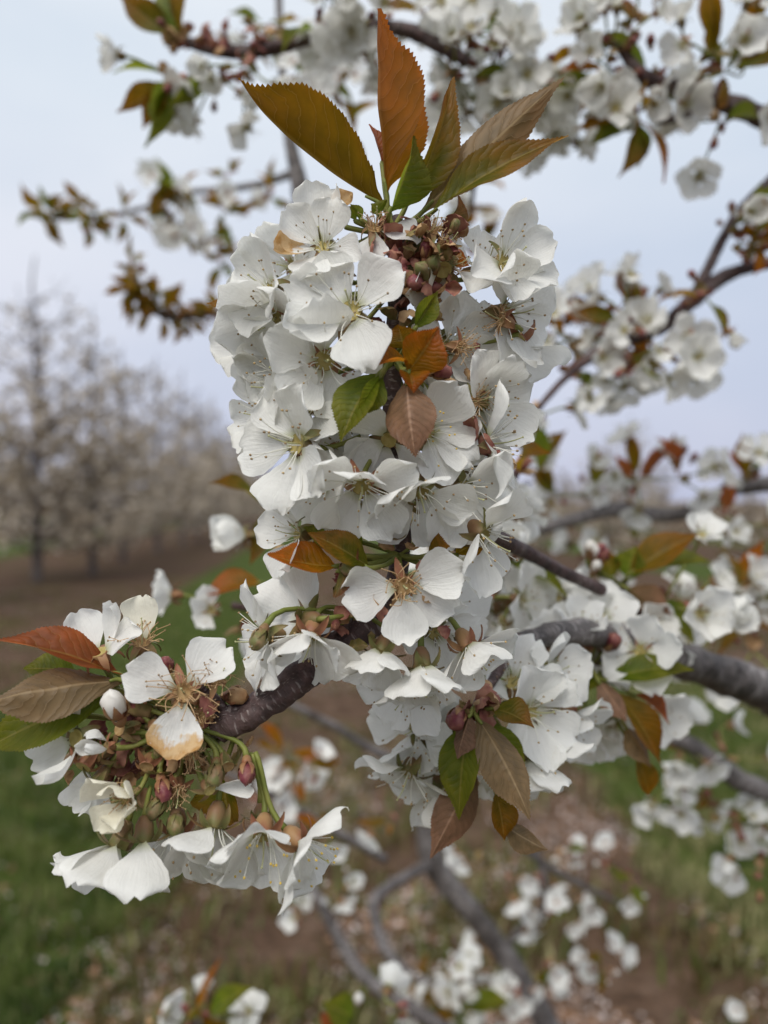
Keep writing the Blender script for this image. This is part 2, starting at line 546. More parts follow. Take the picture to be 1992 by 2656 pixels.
def stamen_mesh(seed, spread=(10, 62), length=(0.34, 0.68), n=14, old=False, yellow=False):
    """unit = one petal length; a brush of filaments with anthers round a green style"""
    r = random.Random(seed)
    parts = []
    for k in range(n):
        az = 2 * math.pi * (k + r.uniform(-.4, .4)) / n * 2.6
        el = math.radians(r.uniform(*spread))
        ln = r.uniform(*length)
        d = Vector((math.cos(az) * math.sin(el), math.sin(az) * math.sin(el), math.cos(el)))
        b = Vector((math.cos(az) * 0.12, math.sin(az) * 0.12, 0.0))
        side = Vector((r.uniform(-1, 1), r.uniform(-1, 1), r.uniform(-.3, .6))) * (0.12 if not old else 0.28)
        pts = [b, b + d * ln * 0.5 + side * ln * 0.6, b + d * ln + (side * (-1.2 if old else 0.2)) * ln]
        pts, rr = catmull(pts, [0.011, 0.009, 0.007], 3)
        v, f, u = tube_geo(pts, rr, 4, cap=False)
        parts.append((v, f, None, 0))
        v, f = blob_geo(pts[-1], 0.021, 0.021, 0.026, 5, 4)
        parts.append((v, f, None, 1))
    pts, rr = catmull([Vector((0, 0, -.05)), Vector((.03, .0, .3)), Vector((.02, .05, .55))], [0.022, 0.012, 0.010], 3)
    v, f, u = tube_geo(pts, rr, 5)
    parts.append((v, f, None, 2))
    v, f = blob_geo(pts[-1], 0.024, 0.024, 0.014, 6, 3)
    parts.append((v, f, None, 2))
    V, Fc, UV, MI = merge(parts)
    return mesh('stamen_tuft', V, Fc, [M_FIL_OLD if old else M_FIL, M_ANTH_Y if yellow else M_ANTH_B, M_STYLE], UV, MI)

STAM = [stamen_mesh(300 + i) for i in range(5)]
STAM_Y = [stamen_mesh(320 + i, spread=(5, 48), length=(0.4, 0.72), yellow=True) for i in range(3)]
STAM_OLD = [stamen_mesh(340 + i, spread=(5, 70), length=(0.25, 0.5), old=True, n=26) for i in range(3)]

def calyx_mesh(seed, mat, disc):
    """cup-shaped calyx tube with five swept-back sepals; unit = one petal length, axis +Z"""
    r = random.Random(seed)
    parts = []
    prof = [(-0.44, 0.045), (-0.40, 0.10), (-0.28, 0.155), (-0.14, 0.165), (-0.02, 0.19), (0.0, 0.17), (-0.03, 0.10), (-0.05, 0.0)]
    sg = 12
    V, Fc = [], []
    for z, rad in prof:
        for k in range(sg):
            a = 2 * math.pi * k / sg
            V.append((rad * math.cos(a), rad * math.sin(a), z))
    for i in range(len(prof) - 1):
        for k in range(sg):
            k2 = (k + 1) % sg
            Fc.append((i * sg + k, i * sg + k2, (i + 1) * sg + k2, (i + 1) * sg + k))
    cut = (len(prof) - 3) * sg
    parts.append((V, Fc[:cut], None, 0))
    parts.append((V, Fc[cut:], None, 1))
    for q in range(5):
        a = 2 * math.pi * (q + 0.5) / 5 + r.uniform(-.1, .1)
        el = math.radians(r.uniform(-75, -15))
        ln = r.uniform(0.30, 0.40)
        V, Fc = [], []
        rad = Vector((math.cos(a), math.sin(a), 0)); tan = Vector((-math.sin(a), math.cos(a), 0))
        for i in range(6):
            t = i / 5
            e = el * (0.4 + 0.6 * t)
            c = rad * (0.17 + ln * t * math.cos(e)) + Vector((0, 0, -0.03 + ln * t * math.sin(e)))
            nrm = Vector((0, 0, 1)) * math.cos(e) - rad * math.sin(e)
            w = 0.085 * interp([(0, 1), (.4, .95), (.8, .5), (1, .08)], t)
            for s in (-1, 0, 1):
                V.append(c + tan * w * s + nrm * (0.03 * abs(s)))
        for i in range(5):
            for j in range(2):
                b = i * 3 + j
                Fc.append((b, b + 1, b + 4, b + 3))
        parts.append((V, Fc, None, 0))
    V, Fc, UV, MI = merge(parts)
    return mesh('flower', V, Fc, [mat, disc], UV, MI)

CALYX = [calyx_mesh(400, M_CALYX_G, M_DISC), calyx_mesh(401, M_CALYX_R, M_DISC), calyx_mesh(402, M_CALYX_G, M_DISC)]
CALYX_OLD = [calyx_mesh(410, M_CALYX_R, M_DISC_OLD), calyx_mesh(411, M_CALYX_G, M_DISC_OLD)]

def axis_frame(f, roll=0.0):
    f = f.normalized()
    up = Vector((0, 0, 1))
    if abs(f.dot(up)) > 0.985:
        up = D(0, 0.2, 1) if f.z > 0 else D(0, 0.2, -1)
    x = up.cross(f).normalized()
    y = f.cross(x)
    if roll:
        c, s = math.cos(roll), math.sin(roll)
        x, y = x * c + y * s, y * c - x * s
    return x, y

def mat4(x, y, z, o, s=1.0):
    return Matrix(((x.x * s, y.x * s, z.x * s, o.x), (x.y * s, y.y * s, z.y * s, o.y), (x.z * s, y.z * s, z.z * s, o.z), (0, 0, 0, 1)))

def stalk_geo(a, b, f, r0=0.0007, sides=6, sag=0.0):
    ln = (b - a).length
    c1 = a + (b - a) * 0.35 + Vector((0, 0, 1)) * sag * ln
    c2 = b - f * ln * 0.4
    pts = []
    for i in range(9):
        t = i / 8
        pts.append(a * (1 - t) ** 3 + c1 * 3 * t * (1 - t) ** 2 + c2 * 3 * t * t * (1 - t) + b * t ** 3)
    return tube_geo(pts, [r0 * (0.95 + 0.35 * (i / 8) ** 6) for i in range(9)], sides)

def flower(root, pos, f, roll=0.0, size=0.0155, elev=18, petals=None, n=5, anchor=None, seed=0, stam='w', old=False, pset=None, jit=1.0):
    """petals: list of angles (deg, 0 = right, 90 = up when facing the lens) or (angle, elev, set letter)"""
    r = random.Random(seed * 7919 + 13)
    f = f.normalized()
    x, y = axis_frame(f, math.radians(roll) if petals is None else 0.0)
    cal = (r.choice(CALYX_OLD) if old else r.choice(CALYX))
    fl = put('flower', cal, root, mat4(x, y, f, pos, size))
    if petals is None:
        petals = [90 + 72 * k + r.uniform(-9, 9) for k in range(n)]
    for k, p in enumerate(petals):
        e, ps = elev, pset
        if isinstance(p, tuple):
            if len(p) > 1 and p[1] is not None: e = p[1]
            if len(p) > 2: ps = p[2]
            p = p[0]
        a = math.radians(p)
        e = math.radians(e + r.uniform(-9, 9) * jit)
        rho = x * math.cos(a) + y * math.sin(a)
        Y = rho * math.cos(e) + f * math.sin(e)
        Z = f * math.cos(e) - rho * math.sin(e)
        tw = math.radians(r.uniform(-16, 16) * jit)
        X = Y.cross(Z)
        X, Z = X * math.cos(tw) + Z * math.sin(tw), Z * math.cos(tw) - X * math.sin(tw)
        ml = {'b': PETALS_B, 'B': PETALS_B2, 'c': PETALS_C, 'k': PETALS_CURL}.get(ps, PETALS)
        s = size * r.uniform(0.92, 1.08)
        put('petal', r.choice(ml), fl, mat4(X, Y, Z, pos + rho * size * 0.14 - f * size * (0.02 + 0.006 * (k % 3)), s))
    if stam:
        ml = {'w': STAM, 'y': STAM_Y, 'o': STAM_OLD}[stam]
        o = put('stamen_tuft', r.choice(ml), fl, mat4(x, y, f, pos, size))
        o['kind'] = 'stuff'
    if anchor is not None:
        b = pos - f * size * 0.42
        V, Fc, UV = stalk_geo(anchor, b, f, sag=r.uniform(-.1, .1))
        o0 = (anchor + b) * 0.5
        put('stalk', mesh('stalk', [v - o0 for v in V], Fc, [M_STALK], UV), fl, Matrix.Translation(o0))
    return fl

# ------------------------------------------------------------------ buds and bud scales
def bud_mesh(seed, m_in, m_out):
    r = random.Random(seed)
    parts = []
    v, f = blob_geo((0, 0, 0.30), 0.26, 0.26, 0.36, 10, 7)
    v = [p + Vector((mnoise.noise(p * 5 + Vector((seed, 0, 0))), mnoise.noise(p * 5 + Vector((0, seed, 0))), mnoise.noise(p * 6 + Vector((0, 0, seed))))) * 0.11 for p in v]
    parts.append((v, f, None, 0))
    v, f = blob_geo((0, 0, -0.12), 0.17, 0.17, 0.26, 8, 6)
    parts.append((v, f, None, 1))
    for q in range(5):
        a = 2 * math.pi * q / 5 + r.uniform(-.2, .2)
        rad = Vector((math.cos(a), math.sin(a), 0)); tan = Vector((-math.sin(a), math.cos(a), 0))
        V, Fc = [], []
        for i in range(5):
            t = i / 4
            th = 0.5 + 1.5 * t
            c = rad * (0.29 * math.sin(th) + 0.01) + Vector((0, 0, 0.27 - 0.38 * math.cos(th)))
            w = 0.13 * interp([(0, 1), (.5, .8), (1, .1)], t)
            for s in (-1, 0, 1):
                V.append(c + tan * w * s - rad * 0.03 * abs(s))
        for i in range(4):
            for j in range(2):
                b = i * 3 + j
                Fc.append((b, b + 1, b + 4, b + 3))
        parts.append((V, Fc, None, 1))
    V, Fc, UV, MI = merge(parts)
    return mesh('bud', V, Fc, [m_in, m_out], UV, MI)

BUDS = {'t': [bud_mesh(530 + i, M_SCALE_T, M_CALYX_R) for i in range(2)],
        'g': [bud_mesh(500 + i, M_BUD, M_CALYX_G) for i in range(2)],
        'p': [bud_mesh(510 + i, M_BUD_P, M_CALYX_R) for i in range(2)],
        'w': [bud_mesh(520 + i, M_BUD_W, M_CALYX_R) for i in range(2)]}

def bud(root, pos, f, size=0.010, kind='g', seed=0, anchor=None):
    r = random.Random(seed * 31 + 5)
    x, y = axis_frame(f, r.uniform(0, 6.28))
    b = put('bud', r.choice(BUDS[kind]), root, mat4(x, y, f.normalized(), pos, size))
    if anchor is not None:
        e = pos - f.normalized() * size * 0.3
        V, Fc, UV = stalk_geo(anchor, e, f.normalized(), 0.0007)
        o0 = (anchor + e) * 0.5
        put('stalk', mesh('stalk', [v - o0 for v in V], Fc, [M_STALK], UV), b, Matrix.Translation(o0))
    return b

def scale_mesh(seed, mat):
    r = random.Random(seed)
    V, Fc, UV = [], [], []
    bend = r.uniform(0.8, 2.9)
    cup = r.uniform(0.3, 1.1)
    for i in range(10):
        t = i / 9
        th = bend * t
        cy, cz = math.sin(th) / bend, (1 - math.cos(th)) / bend
        w = 0.34 * interp([(0, .4), (.25, .9), (.55, 1), (.8, .82), (1, .38)], t) * (1 + 0.25 * mnoise.noise(Vector((t * 3, seed, 2))))
        for j in range(7):
            s = -1 + j / 3
            V.append((s * w, cy * (1 - 0.12 * s * s * t), cz + cup * w * s * s + 0.17 * mnoise.noise(Vector((s * 2, t * 3.5, seed)))))
            UV.append((j / 6, t))
    for i in range(9):
        for j in range(6):
            a = i * 7 + j
            Fc.append((a, a + 1, a + 8, a + 7))
    return mesh('bud_scale', V, Fc, [mat], UV)

SCALES = [scale_mesh(600 + i, (M_SCALE, M_SCALE_T, M_SCALE, M_SCALE_G)[i % 4]) for i in range(12)]
def bud_scale(root, pos, d, up, size=0.009, seed=0, ml=None):
    r = random.Random(seed * 17 + 3)
    Y = d.normalized()
    X = Y.cross(up)
    if X.length < 0.05:
        X = Y.cross(Vector((0.3, 0.5, 0.8)))
    X.normalize()
    Z = X.cross(Y)
    return put('bud_scale', r.choice(ml or SCALES), root, mat4(X, Y, Z, pos, size))

# ------------------------------------------------------------------ leaves
LPROF = [(0, .03), (.05, .12), (.15, .44), (.3, .83), (.42, .99), (.52, 1.0), (.66, .84), (.77, .56), (.85, .31), (.91, .15), (.96, .07), (1, .012)]
def leaf_geo(length, width, fold=25, bow=0.1, twist=0.0, seed=0, wave=0.03, rows=76, tipcurl=0.0):
    """leaf along +Y, upper face +Z; fold lifts both halves about the midrib, teeth cut along the rim"""
    r = random.Random(seed)
    V, UV, Fc = [], [], []
    ph, ph2 = r.uniform(0, 6.3), r.uniform(0, 6.3)
    cols = 4
    fo = math.radians(fold)
    for i in range(rows + 1):
        t = i / rows
        hw = width * 0.5 * interp(LPROF, t)
        tooth = 0.026 * width if (i % 2 and 0.08 < t < 0.97) else 0.0
        zc = length * (bow * 4 * t * (1 - t) + tipcurl * max(0, t - 0.6) ** 2 * 4)
        tw = math.radians(twist) * t
        for j in range(-cols, cols + 1):
            s = j / cols
            w = hw * s
            yy = t * length
            if abs(j) == cols:
                w += math.copysign(tooth, s) * (0.6 + 0.4 * r.random())
                yy += tooth * 0.7
            f2 = fo * (1.0 - 0.18 * abs(s))
            x = w * math.cos(f2)
            z = abs(w) * math.sin(f2)
            z += width * wave * math.sin(t * 9 + ph + (2 if s > 0 else 0)) * abs(s) ** 1.5
            z += width * wave * 0.5 * mnoise.noise(Vector((s * 2 + seed, t * 5, ph2)))
            x, z = x * math.cos(tw) - z * math.sin(tw), x * math.sin(tw) + z * math.cos(tw)
            V.append(Vector((x, yy, z + zc)))
            UV.append(((s + 1) / 2, t))
    nc = 2 * cols + 1
    for i in range(rows):
        for j in range(nc - 1):
            a = i * nc + j
            Fc.append((a, a + 1, a + nc + 1, a + nc))
    return V, Fc, UV

def leaf(root, base, tip, width, normal, col, fold=25, bow=0.1, twist=0, seed=0, anchor=None, wave=0.03, tipcurl=0.0):
    Y = (tip - base)
    ln = Y.length
    Y.normalize()
    X = Y.cross(normal).normalized()
    Z = X.cross(Y)
    parts = []
    V, Fc, UV = leaf_geo(ln, width, fold, bow, twist, seed, wave, tipcurl=tipcurl)
    parts.append((V, Fc, UV, 0))
    Mw = mat4(X, Y, Z, base)
    if anchor is not None:
        inv = Mw.inverted()
        a = inv @ anchor
        pts = [a, a * 0.5 + Vector((0, -ln * 0.05, -0.001)), Vector((0, 0, 0)), Vector((0, ln * 0.10, length_z(bow, ln, 0.10)))]
        pts, rr = catmull(pts, [0.0008, 0.0007, 0.0007, 0.0004], 3)
        v, f, u = tube_geo(pts, rr, 6)
        parts.append((v, f, None, 1))
    V, Fc, UV, MI = merge(parts)
    return put('leaf', mesh('leaf', V, Fc, [LM[col], M_STALK], UV, MI), root, Mw)

def length_z(bow, ln, t):
    return ln * bow * 4 * t * (1 - t) - 0.0003

LEAF_SHARED = {}
def shared_leaf(col, k):
    key = (col, k)
    if key not in LEAF_SHARED:
        r = random.Random(k * 101 + len(col))
        V, Fc, UV = leaf_geo(1.0, r.uniform(0.36, 0.5), r.uniform(15, 55), r.uniform(-.08, .16), r.uniform(-40, 40), k, 0.05, rows=28)
        LEAF_SHARED[key] = mesh('leaf', V, Fc, [LM[col]], UV)
    return LEAF_SHARED[key]

def quick_leaf(root, base, d, normal, ln, col, k):
    Y = d.normalized()
    X = Y.cross(normal)
    if X.length < 0.05:
        X = Y.cross(Vector((0.3, 0.8, 0.5)))
    X.normalize()
    return put('leaf', shared_leaf(col, k), root, mat4(X, Y, X.cross(Y), base, ln))

def stem(root, pix, mat, name='stem', sides=12, rough=0.10, sub=8, rs=0.006):
    """pix: (x, y, d, radius in metres)"""
    pts = [P(x, y, d) for x, y, d, r in pix]
    pts, rr = catmull(pts, [p[3] * DK[0] for p in pix], sub)
    V, Fc, UV = tube_geo(pts, rr, sides, True, rough, rs)
    o0 = pts[0]
    return put(name, mesh(name, [v - o0 for v in V], Fc, [mat], UV), root, Matrix.Translation(o0))

def rvec(r):
    while True:
        v = Vector((r.uniform(-1, 1), r.uniform(-1, 1), r.uniform(-1, 1)))
        if 0.1 < v.length < 1:
            return v.normalized()

def spray(root, x, y, d, nf, nl=0, reach=0.022, seed=0, bias=(0, 0, 0), size=0.0138, leafcols=('olive', 'amber', 'green'),
          leaflen=0.032, leafdir=None, nb=0, budk='p', ns=2, far=False, squash=(1, 1, 1), elev=20, stalks=True, stam='w'):
    """a spur: knot of bud scales, flowers on stalks all round it, young leaves and buds"""
    r = random.Random(seed * 977 + 11)
    c = P(x, y, d)
    b = CR @ Vector(bias)
    nf = int(nf * 0.74 + 0.5)
    done = []
    for k in range(nf):
        for _ in range(12):
            v = rvec(r)
            v = (Vector((v.x * squash[0], v.y * squash[1], v.z * squash[2])) + b)
            if v.length < 0.15:
                continue
            v.normalize()
            if all(v.angle(q) > 0.55 for q in done):
                break
        done.append(v)
        pos = c + v * reach * r.uniform(0.75, 1.25)
        f = (v + rvec(r) * 0.55 + D(0, 0.0, 0.35) * 0.5).normalized()
        s = size * r.uniform(0.72, 1.12)
        if far:
            x_, y_ = axis_frame(f, r.uniform(0, 6.28))
            put('flower', r.choice(FARFLOWER), root, mat4(x_, y_, f, pos, s))
        else:
            n = r.choice([5, 5, 5, 4, 3])
            flower(root, pos, f, r.uniform(0, 72), s, elev + r.choice([0, 0, 15, 34]) + r.uniform(-16, 14), n=n, anchor=c + v * 0.002 if stalks else None, seed=seed * 50 + k, stam=stam)
    for k in range(nl):
        if leafdir:
            dv = CR @ Vector(leafdir[k % len(leafdir)])
            dv = (dv.normalized() + rvec(r) * 0.18).normalized()
        else:
            dv = (rvec(r) + b).normalized()
        nrm = (D(r.uniform(-.6, .6), r.uniform(-.2, .9), r.uniform(.2, 1)))
        quick_leaf(root, c + dv * 0.004, dv, nrm, leaflen * r.uniform(0.75, 1.25), r.choice(leafcols), r.randrange(7))
    for k in range(nb):
        v = (rvec(r) + b * 0.8).normalized()
        bud(root, c + v * reach * r.uniform(.35, .7), v, r.uniform(0.007, 0.010), budk, seed * 60 + k)
    for k in range(ns):
        v = (rvec(r) + b * 0.5).normalized()
        bud_scale(root, c + v * 0.002, v, rvec(r), r.uniform(.007, .011), seed * 70 + k)

# one-mesh flowers for branches so far out of focus that their petals cannot be told apart
def far_flower(seed):
    r = random.Random(seed)
    parts = []
    for k in range(5):
        a = math.radians(72 * k + r.uniform(-9, 9)); e = math.radians(r.uniform(5, 40))
        rho = Vector((math.cos(a), math.sin(a), 0)); f = Vector((0, 0, 1))
        Y = rho * math.cos(e) + f * math.sin(e); Z = f * math.cos(e) - rho * math.sin(e); X = Y.cross(Z)
        me = PETALS[r.randrange(len(PETALS))]
        V = [X * v.co.x + Y * v.co.y + Z * v.co.z + rho * 0.13 for v in me.vertices]
        parts.append((V, [tuple(p.vertices) for p in me.polygons], None, 0))
    cm = CALYX[seed % 3]
    parts.append(([v.co.copy() for v in cm.vertices], [tuple(p.vertices) for p in cm.polygons], None, 1))
    V, Fc, UV, MI = merge(parts)
    return mesh('flower', V, Fc, [M_PETAL, M_CALYX_R, M_DISC], UV, MI)
FARFLOWER = [far_flower(700 + i) for i in range(5)]

# ------------------------------------------------------------------ ground and orchard
ROW = Vector((-0.073, 0.9973, 0)).normalized()       # direction of the orchard rows
LAT = Vector((ROW.y, -ROW.x, 0))
GREEN_STRIPS = [(-2.5, -0.72), (1.4, 3.05), (-13.0, -8.6), (7.0, 9.2), (-24, -20), (13.5, 16.0)]
def ground_material():
    m, N, L, out = new_mat('orchard_ground')
    tc = N.new('ShaderNodeTexCoord')
    big = node(N, 'ShaderNodeTexNoise', Scale=0.9, Detail=5.0, Roughness=0.6)
    fine = node(N, 'ShaderNodeTexNoise', Scale=9.0, Detail=6.0, Roughness=0.65)
    tiny = node(N, 'ShaderNodeTexNoise', Scale=38.0, Detail=4.0, Roughness=0.6)
    for n in (big, fine, tiny):
        L.new(tc.outputs['Object'], n.inputs['Vector'])
    dp = N.new('ShaderNodeVectorMath'); dp.operation = 'DOT_PRODUCT'
    L.new(tc.outputs['Object'], dp.inputs[0]); dp.inputs[1].default_value = LAT
    u = math_node(N, L, 'ADD', dp.outputs['Value'], math_node(N, L, 'MULTIPLY', math_node(N, L, 'SUBTRACT', big.outputs['Fac'], 0.5), 0.7))
    u = math_node(N, L, 'ADD', u, math_node(N, L, 'MULTIPLY', math_node(N, L, 'SUBTRACT', fine.outputs['Fac'], 0.5), 0.35))
    mask = None
    for a, b in GREEN_STRIPS:
        w = 0.12
        m1 = N.new('ShaderNodeMapRange'); m1.interpolation_type = 'SMOOTHSTEP'
        L.new(u, m1.inputs[0]); m1.inputs[1].default_value = a - w; m1.inputs[2].default_value = a + w
        m2 = N.new('ShaderNodeMapRange'); m2.interpolation_type = 'SMOOTHSTEP'
        L.new(u, m2.inputs[0]); m2.inputs[1].default_value = b - w; m2.inputs[2].default_value = b + w
        k = math_node(N, L, 'SUBTRACT', m1.outputs[0], m2.outputs[0])
        mask = k if mask is None else math_node(N, L, 'MAXIMUM', mask, k)
    soil = ramp(N, [(0.3, (0.052, 0.031, 0.019)), (0.5, (0.100, 0.062, 0.040)), (0.72, (0.165, 0.112, 0.080))])
    L.new(fine.outputs['Fac'], soil.inputs[0])
    sg = ramp(N, [(0.4, (0.7, 0.7, 0.7)), (0.65, (1.15, 1.1, 1.1))])
    L.new(tiny.outputs['Fac'], sg.inputs[0])
    so = mixc(N, L, 1.0, soil.outputs[0], sg.outputs[0], 'MULTIPLY')
    weed = ramp(N, [(0.50, (0, 0, 0)), (0.62, (1, 1, 1))])
    L.new(big.outputs['Fac'], weed.inputs[0])
    so = mixc(N, L, math_node(N, L, 'MULTIPLY', weed.outputs[0], 0.55), so, (0.062, 0.052, 0.015))
    turf = ramp(N, [(0.3, (0.034, 0.054, 0.008)), (0.52, (0.060, 0.090, 0.014)), (0.72, (0.15, 0.155, 0.062))])
    L.new(fine.outputs['Fac'], turf.inputs[0])
    tu = mixc(N, L, 1.0, turf.outputs[0], sg.outputs[0], 'MULTIPLY')
    col = mixc(N, L, mask, so, tu)
    b = node(N, 'ShaderNodeBsdfPrincipled', Roughness=0.95)
    b.inputs['Specular IOR Level'].default_value = 0.1
    L.new(col, b.inputs['Base Color'])
    bn = N.new('ShaderNodeBump'); bn.inputs['Strength'].default_value = 0.7; bn.inputs['Distance'].default_value = 0.03
    L.new(tiny.outputs['Fac'], bn.inputs['Height']); L.new(bn.outputs[0], b.inputs['Normal'])
    L.new(b.outputs[0], out.inputs['Surface'])
    return m

def gh(x, y):
    """height of the ground: small bumps near by, flat far off"""
    k = max(0.0, 1 - math.hypot(x, y) / 60)
    return k * (0.035 * mnoise.noise(Vector((x * 0.9, y * 0.9, 0))) + 0.012 * mnoise.noise(Vector((x * 4, y * 4, 3)))) if k else 0.0

def axis_steps(fine, far):
    s = [0.0]; st = fine
    while s[-1] < far:
        s.append(s[-1] + st)
        if s[-1] > 9: st *= 1.16
    return s
sx = axis_steps(0.14, 900); xs = [-v for v in reversed(sx[1:])] + sx
sy = axis_steps(0.14, 1500); ys = [-v for v in reversed(sx[1:])] + sy
GV = [(x, y, gh(x, y)) for y in ys for x in xs]
nx = len(xs)
GF = [(j * nx + i, j * nx + i + 1, (j + 1) * nx + i + 1, (j + 1) * nx + i) for j in range(len(ys) - 1) for i in range(nx - 1)]
g = put('ground', mesh('ground', GV, GF, [ground_material()]))
g['kind'] = 'structure'
g['label'] = 'brown soil strips and green grass alleys of the orchard floor'
g['category'] = 'ground'

def lat_of(x, y):
    return x * LAT.x + y * LAT.y
def in_green(u):
    return any(a < u < b for a, b in GREEN_STRIPS)

def scatter_mesh(name, mats, n, make, seed, ymin=1.7, ymax=13.0):
    r = random.Random(seed)
    V, Fc, MI = [], [], []
    tries = 0
    made = 0
    while made < n and tries < n * 12:
        tries += 1
        yy = ymin + (ymax - ymin) * r.random() ** 1.7
        xx = r.uniform(-0.62, 0.62) * yy + r.uniform(-.4, .4)
        q = make(r, xx, yy)
        if q is None:
            continue
        made += 1
        vs_, fs_, mi = q
        o = len(V)
        V += vs_
        for f in fs_:
            Fc.append(tuple(o + k for k in f)); MI.append(mi)
    return mesh(name, V, Fc, mats, None, MI)

M_BLADE = simple_mat('grass_blade', (0.042, 0.072, 0.010), (0.125, 0.155, 0.034), 4.5, 0.6, 0.3)
M_BLADE2 = simple_mat('grass_blade_straw', (0.18, 0.17, 0.065), (0.32, 0.29, 0.14), 5.0, 0.7, 0.2)
M_WEED = simple_mat('weed', (0.070, 0.055, 0.014), (0.12, 0.085, 0.026), 4.0, 0.6, 0.3)
def blade(r, x, y, h, w, mi, lean=0.5):
    z = gh(x, y)
    a = r.uniform(0, 6.28); l = r.uniform(0, lean)
    dx, dy = math.cos(a), math.sin(a)
    wx, wy = -dy * w, dx * w
    p1 = (x + dx * h * l * .3, y + dy * h * l * .3, z + h * .6)
    p2 = (x + dx * h * l, y + dy * h * l, z + h * (1 - .3 * l))
    return [(x - wx, y - wy, z - .005), (x + wx, y + wy, z - .005), (p1[0] + wx * .8, p1[1] + wy * .8, p1[2]), (p1[0] - wx * .8, p1[1] - wy * .8, p1[2]), p2], [(0, 1, 2, 3), (3, 2, 4)], mi

def mk_grass(r, x, y):
    u = lat_of(x, y) + 0.25 * mnoise.noise(Vector((x * 1.5, y * 1.5, 9)))
    if not in_green(u):
        return None
    dens = mnoise.noise(Vector((x * 2.2, y * 2.2, 4)))
    if mnoise.noise(Vector((x * 5, y * 5, 8))) < r.uniform(-.7, .15):
        return None
    straw = r.random() < (0.08 + (0.55 if (dens > 0.05 and u > 1) else 0.0))
    return blade(r, x, y, r.uniform(.04, .11), r.uniform(.002, .004), 1 if straw else 0, 0.8)
gr = put('grass', scatter_mesh('grass', [M_BLADE, M_BLADE2], 42000, mk_grass, 1))
gr['kind'] = 'stuff'; gr['label'] = 'short green grass of the alleys between the tree rows'; gr['category'] = 'grass'

def mk_weed(r, x, y):
    u = lat_of(x, y)
    if in_green(u):
        return None
    if mnoise.noise(Vector((x * 1.6, y * 1.6, 14))) < 0.02 + r.uniform(-.2, .2):
        return None
    return blade(r, x, y, r.uniform(.03, .12), r.uniform(.003, .008), r.choice([0, 0, 0, 1, 1, 2]), 1.2)
we = put('weeds', scatter_mesh('weeds', [M_WEED, M_BLADE, M_BLADE2], 10000, mk_weed, 2))
we['kind'] = 'stuff'; we['label'] = 'low brownish weeds on the bare soil under the trees'; we['category'] = 'weeds'

M_FALLEN = simple_mat('fallen_petal', (0.42, 0.34, 0.31), (0.60, 0.52, 0.48), 1.7, 0.8)
M_DRY = simple_mat('dry_leaf', (0.14, 0.075, 0.04), (0.26, 0.15, 0.09), 1.7, 0.8)
def mk_litter(r, x, y):
    u = lat_of(x, y)
    if in_green(u) and r.random() < 0.85:
        return None
    if mnoise.noise(Vector((x * 1.7, y * 1.7, 24))) < r.uniform(-.15, .3):
        return None
    z = gh(x, y) + 0.006
    s = r.uniform(.006, .012)
    mi = 0 if r.random() < 0.6 else 1
    if mi: s *= 2.0
    a = r.uniform(0, 6.28); t = r.uniform(-.5, .5)
    c, sn = math.cos(a) * s, math.sin(a) * s
    return [(x + c, y + sn, z), (x - sn * .7, y + c * .7, z + s * t), (x - c, y - sn, z + .003), (x + sn * .7, y - c * .7, z - s * .2)], [(0, 1, 2, 3)], mi
li = put('litter', scatter_mesh('litter', [M_FALLEN, M_DRY], 21000, mk_litter, 3))
li['kind'] = 'stuff'; li['label'] = 'fallen petals and dry leaf scraps strewn over the soil'; li['category'] = 'litter'

